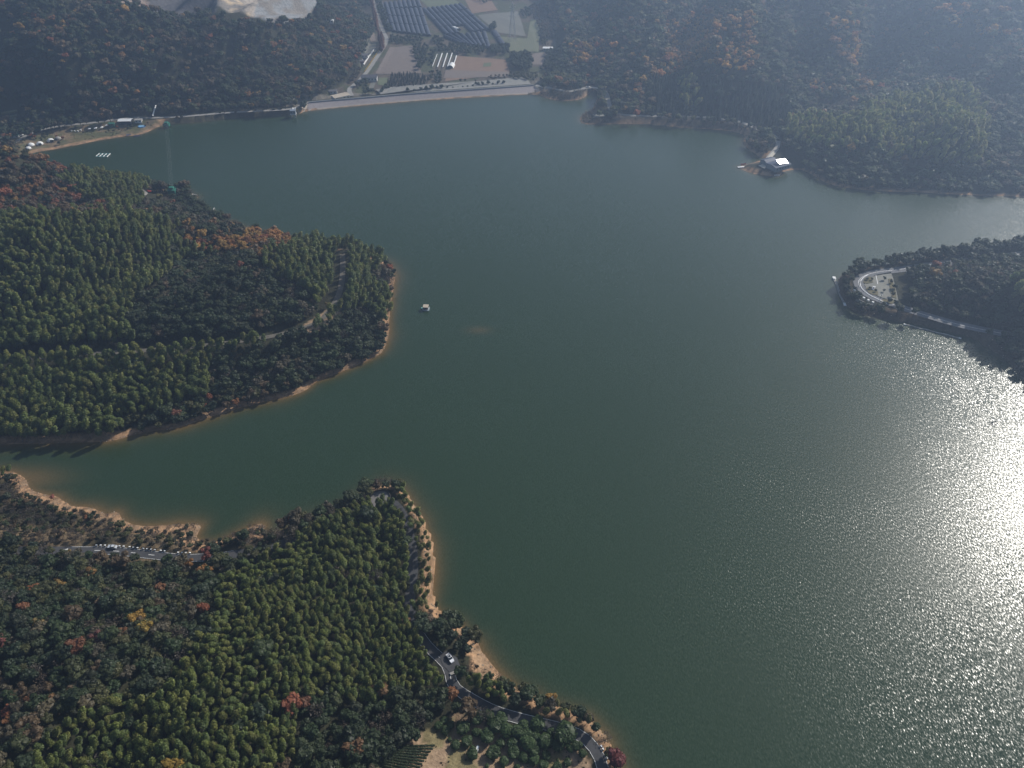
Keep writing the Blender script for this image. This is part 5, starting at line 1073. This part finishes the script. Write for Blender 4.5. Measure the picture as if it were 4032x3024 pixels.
# trees behind the dam, two rows
def crop3(x, y): return 1400 + x / 2.458, y / 2.458
for (x, y, s) in [(505,890,.75),(570,888,.6),(635,883,.75),(685,878,.8),(738,876,1.0),(790,862,.6),(838,864,.85),(890,858,.5),(945,858,.4),(992,855,.35),(1040,852,.4),(1085,848,.45),(1135,844,.5),(1165,822,.6),(1190,832,.7),(1230,832,.75),(1285,828,.85),(1330,825,.5),(1380,818,.75),(1435,815,.7),(1015,795,.6),(1062,790,.5),(1160,790,.4),(420,845,.6),(375,840,.5),(335,838,.5),(450,838,.5),(95,915,.9),(130,905,.9),(165,905,.9),(120,885,.8)]:
    px_, py_ = crop3(x, y + 6); g = G(px_, py_); tree('roadside_tree', 'evergreen_tree', g[0], g[1], s * 1.15, (.045, .065, .032), 'small clipped evergreen in the lines planted behind the dam', 'tree', 'trees planted behind the dam')
for k in range(30):
    u = k / 29
    if k < 20: px_, py_ = 1458 + 32 * u * 1.45 + random.uniform(-5, 5), -12 + 145 * u * 1.45 + random.uniform(-3, 3)
    else: w_ = (k - 20) / 9; px_, py_ = 1508 + 38 * (1 - w_) * .1 + random.uniform(-8, 8) - 14 * (1 - w_), 165 + 45 * w_ + random.uniform(-3, 3)
    g = G(px_, py_); tree('red_conifer', 'conifer_tree', g[0], g[1], 1.9, (.20, .085, .055), 'tall rust red conifer in the avenue beside the valley road', 'tree', 'red conifers along the valley road')
def fill(poly, step, kind, tint, s):
    W_ = PL(poly, 2.5); x0, x1, y0, y1 = W_[:, 0].min(), W_[:, 0].max(), W_[:, 1].min(), W_[:, 1].max()
    for x in np.arange(x0, x1, step):
        for y in np.arange(y0, y1, step):
            X, Y = x + random.uniform(-.35, .35) * step, y + random.uniform(-.35, .35) * step
            if inside(W_[:, :2], np.array([X]), np.array([Y]))[0] and min(dist_line(ROADW['valley_road'], np.array([X]), np.array([Y]))) > 4: put(kind, X, Y, s * random.uniform(.75, 1.25), tint)
fill([(1545,292),(1640,290),(1690,310),(1680,338),(1515,345)], 4.2, 'conifer_tree', None, .6); fill([(1690,285),(1745,282),(1740,312),(1690,315)], 5, 'evergreen_tree', 'evergreen_tree', .7)
fill([(1625,180),(1650,172),(1690,185),(1675,278),(1640,278)], 5.5, 'evergreen_tree', 'dark', .8); fill([(1692,205),(1720,195),(1705,262),(1690,262)], 5.5, 'evergreen_tree', 'dark', .7); fill([(1720,180),(1800,178),(1920,185),(1920,212),(1820,214),(1730,206)], 6, 'evergreen_tree', 'dark', .8)
fill([(1928,182),(2005,185),(2010,215),(1930,215)], 5, 'evergreen_tree', 'dark', 1.0); fill([(2010,222),(2075,215),(2100,255),(2080,285),(2020,270)], 5, 'evergreen_tree', 'dark', 1.2); fill([(1700,148),(1745,150),(1750,170),(1700,172)], 5, 'evergreen_tree', 'evergreen_tree', .8)
fill([(1535,145),(1600,148),(1660,140),(1665,165),(1540,172)], 5.5, 'evergreen_tree', 'dark', .8); fill([(1925,105),(1950,100),(1955,118),(1930,122)], 4, 'evergreen_tree', 'dark', 1.1)
fill([(2000,292),(2080,286),(2120,300),(2110,322),(2010,312)], 5, 'evergreen_tree', 'olive', .7); fill([(1920,300),(2000,296),(1990,312),(1925,316)], 5, 'autumn_tree', 'brown', .5)
fill([(1470,0),(1495,0),(1545,120),(1520,135)], 6, 'evergreen_tree', 'evergreen_tree', .9); fill([(1160,-40),(1460,-60),(1460,30),(1380,40),(1260,30),(1230,60)], 8, 'evergreen_tree', 'dark', 1.0); fill([(1260,40),(1370,35),(1440,60),(1460,75),(1330,75)], 6, 'evergreen_tree', 'olive', .9)
fill([(1200,92),(1440,92),(1480,140),(1400,120),(1250,112)], 6, 'evergreen_tree', 'olive', .9); fill([(1340,120),(1410,115),(1400,180),(1370,200)], 6, 'bare_tree', 'bare_tree', .8); fill([(1400,320),(1445,320),(1450,345),(1400,350)], 5, 'evergreen_tree', 'evergreen_tree', .8); fill([(1360,300),(1430,262),(1425,300),(1385,330)], 5, 'autumn_tree', 'brown', .7)
fill([(2085,30),(2240,0),(2200,150),(2140,165),(2110,90)], 6, 'autumn_tree', 'brown', .9); fill([(2040,45),(2090,30),(2100,70),(2060,70)], 6, 'evergreen_tree', 'dark', .8); fill([(1500,345),(1530,340),(1530,365),(1500,365)], 5, 'evergreen_tree', 'dark', .7); fill([(1700,312),(1740,310),(1740,330),(1700,332)], 5, 'evergreen_tree', 'dark', .6)
fill([(2120,130),(2150,120),(2160,180),(2130,180)], 4, 'evergreen_tree', 'olive', .6); fill([(2150,200),(2210,205),(2180,290),(2130,280),(2150,240)], 5, 'evergreen_tree', 'dark', .9); fill([(1800,-40),(2050,-60),(2050,10),(1950,0),(1900,20)], 7, 'evergreen_tree', 'dark', .8); fill([(1480,-60),(1640,-60),(1640,-5),(1490,5)], 8, 'evergreen_tree', 'olive', .7)
# named single trees of the near ground
def one(px, py, kind, s, tint, label, up=5):
    if kind == 'autumn_tree': s *= 1.12; tint = soft(tint)
    g = G(px, py); return tree('autumn_tree' if kind == 'autumn_tree' else kind, kind, g[0], g[1], s, tint, label, 'tree')
one(830, 2208, 'autumn_tree', 1.0, (.30, .075, .05), 'red tree on the lower side of the road at the end of the kerb blocks'); one(855, 2192, 'evergreen_tree', 1.25, (.05, .07, .035), 'large green tree just behind the red roadside tree')
one(970, 2128, 'evergreen_tree', 1.15, (.05, .075, .03), 'rounded green tree beside the sandy notch'); one(2425, 3022, 'autumn_tree', 1.25, (.26, .06, .055), 'crimson tree between the road bend and the water'); one(2395, 2985, 'evergreen_tree', .8, (.09, .10, .035), 'small yellow green tree just above the crimson one')
one(1400, 2990, 'autumn_tree', 1.3, (.34, .15, .07), 'tall orange tree left of the orchard'); one(1510, 2745, 'autumn_tree', 1.15, (.36, .17, .08), 'pale orange tree in the bamboo above the orchard'); one(1160, 2805, 'autumn_tree', 1.25, (.42, .12, .06), 'salmon red tree in the middle of the near bamboo'); one(1205, 2790, 'autumn_tree', .9, (.30, .11, .06), 'smaller dull red tree right of the salmon one')
one(700, 3060, 'autumn_tree', 1.3, (.45, .24, .04), 'yellow tree cut by the bottom edge'); one(825, 3010, 'autumn_tree', .6, (.45, .23, .05), 'small yellow tree right of the larger yellow one at the bottom edge')
one(560, 2465, 'autumn_tree', 1.1, (.48, .23, .04), 'golden tree, upper of the bright pair on the left'); one(590, 2505, 'autumn_tree', 1.1, (.46, .26, .05), 'golden tree, lower of the bright pair on the left'); one(575, 2490, 'autumn_tree', .8, (.40, .12, .05), 'red orange tree between the two golden ones')
one(320, 2580, 'autumn_tree', 1.25, (.32, .11, .055), 'large brick red tree left of the golden pair'); one(410, 2545, 'autumn_tree', 1.0, (.22, .07, .055), 'dark red tree between the brick red and golden ones'); one(505, 2525, 'autumn_tree', .9, (.38, .13, .05), 'orange red tree just left of the lower golden tree')
one(375, 2280, 'autumn_tree', .95, (.40, .18, .05), 'orange tree standing alone below the road'); one(283, 2205, 'autumn_tree', .8, (.36, .20, .06), 'amber tree beside the small roadside pavilion'); one(150, 2345, 'autumn_tree', .9, (.42, .14, .05), 'orange red tree nearest the left edge'); one(205, 2350, 'autumn_tree', 1.0, (.36, .20, .06), 'amber tree right of the orange red one'); one(255, 2330, 'autumn_tree', 1.0, (.40, .20, .05), 'orange tree third in the cluster near the left edge')
one(645, 2340, 'autumn_tree', .8, (.38, .15, .07), 'peach coloured tree above the bamboo edge'); one(625, 2362, 'autumn_tree', .7, (.34, .13, .07), 'small peach tree below the peach coloured one'); one(120, 2420, 'autumn_tree', .9, (.38, .13, .06), 'rust orange tree low at the left'); one(170, 2480, 'autumn_tree', .8, (.34, .19, .06), 'mustard tree below the rust orange one'); one(20, 2560, 'autumn_tree', 1.0, (.28, .08, .06), 'dark red tree at the left edge')
one(365, 2048, 'evergreen_tree', .6, (.045, .065, .03), 'dark green tree beside an orange bush on the scrubby bank'); one(348, 2050, 'autumn_tree', .45, (.36, .13, .06), 'orange bush on the scrubby bank'); one(215, 1972, 'autumn_tree', .45, (.42, .12, .08), 'coral red bush at the edge of the water'); one(208, 2010, 'evergreen_tree', .6, (.05, .07, .03), 'dark tree below the coral red bush'); one(85, 2000, 'evergreen_tree', .55, (.05, .07, .03), 'dark tree at the left of the scrubby bank'); one(755, 2120, 'evergreen_tree', .7, (.05, .07, .03), 'dark tree next to the notch in the sandy shore')
one(1600, 2480, 'autumn_tree', .9, (.34, .15, .06), 'orange tree between the road and the dark trees'); one(1695, 2460, 'autumn_tree', .8, (.24, .14, .09), 'pale brown tree on the shore above the dark trees'); one(745, 905, 'autumn_tree', 1.1, (.42, .19, .05), 'bright orange tree on the crest of the wooded hill'); one(635, 800, 'autumn_tree', 1.1, (.28, .19, .06), 'ochre tree beside the concrete yard'); one(708, 1655, 'autumn_tree', .9, (.36, .12, .07), 'red tree at the foot of the far bank'); one(1290, 1215, 'autumn_tree', .6, (.34, .2, .08), 'small ochre tree beside the bare cutting')
for (px, py, s, tt_) in [(3358,1080,1.0,0),(3340,1098,1.0,1),(3328,1125,.9,0),(3390,1062,.9,0),(3360,1150,.6,0),(3400,1055,1,1),(3480,1105,.5,1),(3478,1152,.4,0),(3505,1120,.5,1),(3520,1140,.7,0),(3512,1170,.6,1),(3430,1108,.4,1),(3412,1104,.4,0),(3422,1142,.4,1),(3445,1152,.4,1),(3500,1195,.6,0),(3475,1215,.7,1),(3525,1205,.7,0)]:
    g = G(px, py); tree('headland_tree', 'evergreen_tree', g[0], g[1], s, [(.045, .06, .03), (.07, .075, .035)][tt_], 'dark rounded tree around the car park on the headland tip', 'tree', 'trees around the headland car park')
for (px, py, s) in [(300,508,.6),(330,500,.5),(212,560,.5),(450,520,.6),(470,515,.5),(505,513,.6),(520,505,.5),(585,492,.6),(575,500,.5),(430,520,.5),(330,528,.5),(170,545,.6),(190,540,.6),(100,560,.8),(130,545,.7),(700,470,.7),(720,472,.7),(870,455,.7),(890,455,.7),(930,452,.7),(985,448,.8),(1010,447,.8),(1040,446,.7),(1080,442,.7),(1110,440,.7),(240,512,.7),(255,510,.6)]:
    g = G(px, py); tree('camp_tree', 'evergreen_tree', g[0], g[1], s * .8, random.choice([(.05, .065, .03), (.075, .07, .035), (.10, .08, .045)]), 'small bushy tree on the campsite shore', 'tree', 'small trees along the campsite shore')
for (px, py, s, lb) in [(122,545,1.0,'orange tree between the campsite road and the shed'),(140,550,.8,'smaller orange tree beside the first at the campsite'),(225,545,.6,'orange bush above the dome tents'),(250,552,.7,'ochre bush right of the dome tents'),(465,508,.6,'rusty bush in front of the white roofed pavilion'),(20,552,1.2,'dark red tree at the left edge by the campsite')]:
    g = G(px, py); tree('autumn_tree', 'autumn_tree', g[0], g[1], s * .8, (.36, .13, .06), lb, 'tree')
# ------------------------------------------------------------------ planting: the nearest of a kind one by one, the rest as one mass
KINDTEXT = {
 'bamboo': ('bamboo', 'bamboo_grove', 'feathery green bamboo plume in the dense grove on the nearest peninsula', 'bamboo', 'bamboo plumes of the near grove', 'bamboo groves covering the further slopes'),
 'evergreen_tree': ('evergreen_tree', 'evergreen_forest', 'rounded dark green broadleaf tree in the woods of the nearest peninsula', 'tree', 'evergreen trees of the near woods', 'evergreen forest covering the further hills'),
 'autumn_tree': ('autumn_tree', 'autumn_forest', None, 'tree', 'autumn coloured trees among the woods', 'russet and orange trees mixed through the further hills'),
 'conifer_tree': ('conifer_tree', 'conifer_forest', 'narrow dark conifer in the planted stand across the water', 'tree', 'conifers in the planted stands', 'dark conifer plantation on the far slope'),
 'bare_tree': ('bare_tree', 'bare_forest', 'leafless grey brown tree in the near woods', 'tree', 'bare trees of the near woods', 'bare grey trees scattered over the further hills'),
 'shrub': ('shrub', 'undergrowth', 'low rounded olive brown shrub on the near bank', 'shrub', 'shrubs along the near banks', 'low scrub along the far banks'),
}
def hue_word(c):
    r_, g_, b_ = c
    if r_ > .27 and g_ / r_ > .5: return 'golden yellow'
    if r_ > .26 and g_ / r_ > .38: return 'bright orange'
    if g_ / r_ > .55: return 'dull brown'
    if g_ / r_ < .36: return 'deep red'
    return 'rusty orange'
def gn_mass(name, rows, protos, label):
    me = bpy.data.meshes.new(name); a = np.array(rows)
    me.vertices.add(len(a)); me.vertices.foreach_set('co', a[:, :3].astype(np.float32).ravel())
    set_attr(me, 'rot', 'FLOAT_VECTOR', np.stack([a[:, 4], a[:, 4] * 0, a[:, 3]], 1)); s = a[:, 5]
    set_attr(me, 'scl', 'FLOAT_VECTOR', np.stack([s, s, s], 1)); set_attr(me, 'idx', 'INT', a[:, 6].astype(np.int32)); set_attr(me, 'tint', 'FLOAT_VECTOR', a[:, 7:10])
    o = bpy.data.objects.new(name, me); C.objects.link(o)
    col = bpy.data.collections.new(name + '_sources')
    for i, p in enumerate(protos): col.objects.link(bpy.data.objects.new('%s_source_%02d' % (name, i), p))
    g = bpy.data.node_groups.new(name, 'GeometryNodeTree')
    g.interface.new_socket('Geometry', in_out='INPUT', socket_type='NodeSocketGeometry'); g.interface.new_socket('Geometry', in_out='OUTPUT', socket_type='NodeSocketGeometry')
    gi = g.nodes.new('NodeGroupInput'); go = g.nodes.new('NodeGroupOutput'); ip = g.nodes.new('GeometryNodeInstanceOnPoints'); ci = g.nodes.new('GeometryNodeCollectionInfo')
    ci.inputs['Collection'].default_value = col; ci.inputs['Separate Children'].default_value = True; ci.inputs['Reset Children'].default_value = True
    def na(nm, t):
        q = g.nodes.new('GeometryNodeInputNamedAttribute'); q.data_type = t; q.inputs['Name'].default_value = nm
        return [s for s in q.outputs if s.enabled and s.name == 'Attribute'][0]
    e2r = g.nodes.new('FunctionNodeEulerToRotation'); g.links.new(na('rot', 'FLOAT_VECTOR'), e2r.inputs[0]); g.links.new(e2r.outputs[0], ip.inputs['Rotation'])
    g.links.new(na('scl', 'FLOAT_VECTOR'), ip.inputs['Scale']); g.links.new(na('idx', 'INT'), ip.inputs['Instance Index'])
    g.links.new(gi.outputs[0], ip.inputs['Points']); g.links.new(ci.outputs[0], ip.inputs['Instance']); ip.inputs['Pick Instance'].default_value = True
    g.links.new(ip.outputs[0], go.inputs[0])
    md = o.modifiers.new('scatter', 'NODES'); md.node_group = g
    tag(o, label, None, kind='stuff'); return o
for kind, rows in VEG.items():
    if not rows: continue
    nm, mass, lab, cat, grp, masslab = KINDTEXT.get(kind, (None,) * 6)
    if kind == 'stone': gn_mass('shore_stones', rows, PROTO[kind], 'pale stones scattered along the exposed shore'); continue
    a = np.array(rows); px, py = proj(a[:, 0], a[:, 1], a[:, 2] + 6 * a[:, 5]); dep = np.hypot(np.hypot(a[:, 0], a[:, 1]), CAMH - a[:, 2]) / a[:, 5]
    infr = (px > 12) & (px < 4020) & (py > 12) & (py < 3010)
    lim = np.sort(dep[infr])[min(299, infr.sum() - 1)]; near = infr & (dep <= lim)
    rest = [rows[i] for i in np.nonzero(~near)[0]]
    first = {}
    for i in np.nonzero(near)[0]:
        x, y, z, rz, tl_, s, vi, r_, g_, b_ = rows[i]; vi = int(vi)
        if vi not in first: first[vi] = bpy.data.objects.new(nm, PROTO[kind][vi]); o = first[vi]
        else: o = first[vi].copy()
        C.objects.link(o); o.location = (x, y, z); o.rotation_euler = (tl_, 0, rz); o.scale = (s, s, s); o['tint'] = (float(r_), float(g_), float(b_))
        if kind == 'autumn_tree':
            hw = hue_word((r_, g_, b_)); where = 'on the nearest peninsula' if y < 330 else 'on the wooded hill across the channel' if x < 0 else 'on the far slopes'
            tag(o, '%s autumn tree among green woods %s' % (hw, where), cat, '%s trees %s' % (hw, where))
        else: tag(o, lab, cat, grp)
    if rest: gn_mass(mass, rest, PROTO[kind], masslab)
print({k: len(v) for k, v in VEG.items()})
# ------------------------------------------------------------------ haze
hz = bpy.data.materials.new('haze'); hz.use_nodes = True; n = hz.node_tree; n.nodes.remove(n.nodes['Principled BSDF'])
pv = n.nodes.new('ShaderNodeVolumePrincipled'); pv.inputs['Color'].default_value = (.50, .68, 1, 1); pv.inputs['Density'].default_value = .00037; pv.inputs['Anisotropy'].default_value = .55
n.links.new(pv.outputs[0], n.nodes['Material Output'].inputs['Volume'])
x0, x1, y0, y1, z0, z1 = -6300, 6800, -3300, 7300, -9, 330
hb = link_mesh('haze', [(x0,y0,z0),(x1,y0,z0),(x1,y1,z0),(x0,y1,z0),(x0,y0,z1),(x1,y0,z1),(x1,y1,z1),(x0,y1,z1)], [(0,3,2,1),(4,5,6,7),(0,1,5,4),(1,2,6,5),(2,3,7,6),(3,0,4,7)], hz)
tag(hb, 'thin blue autumn haze over the valley', 'haze', kind='stuff')
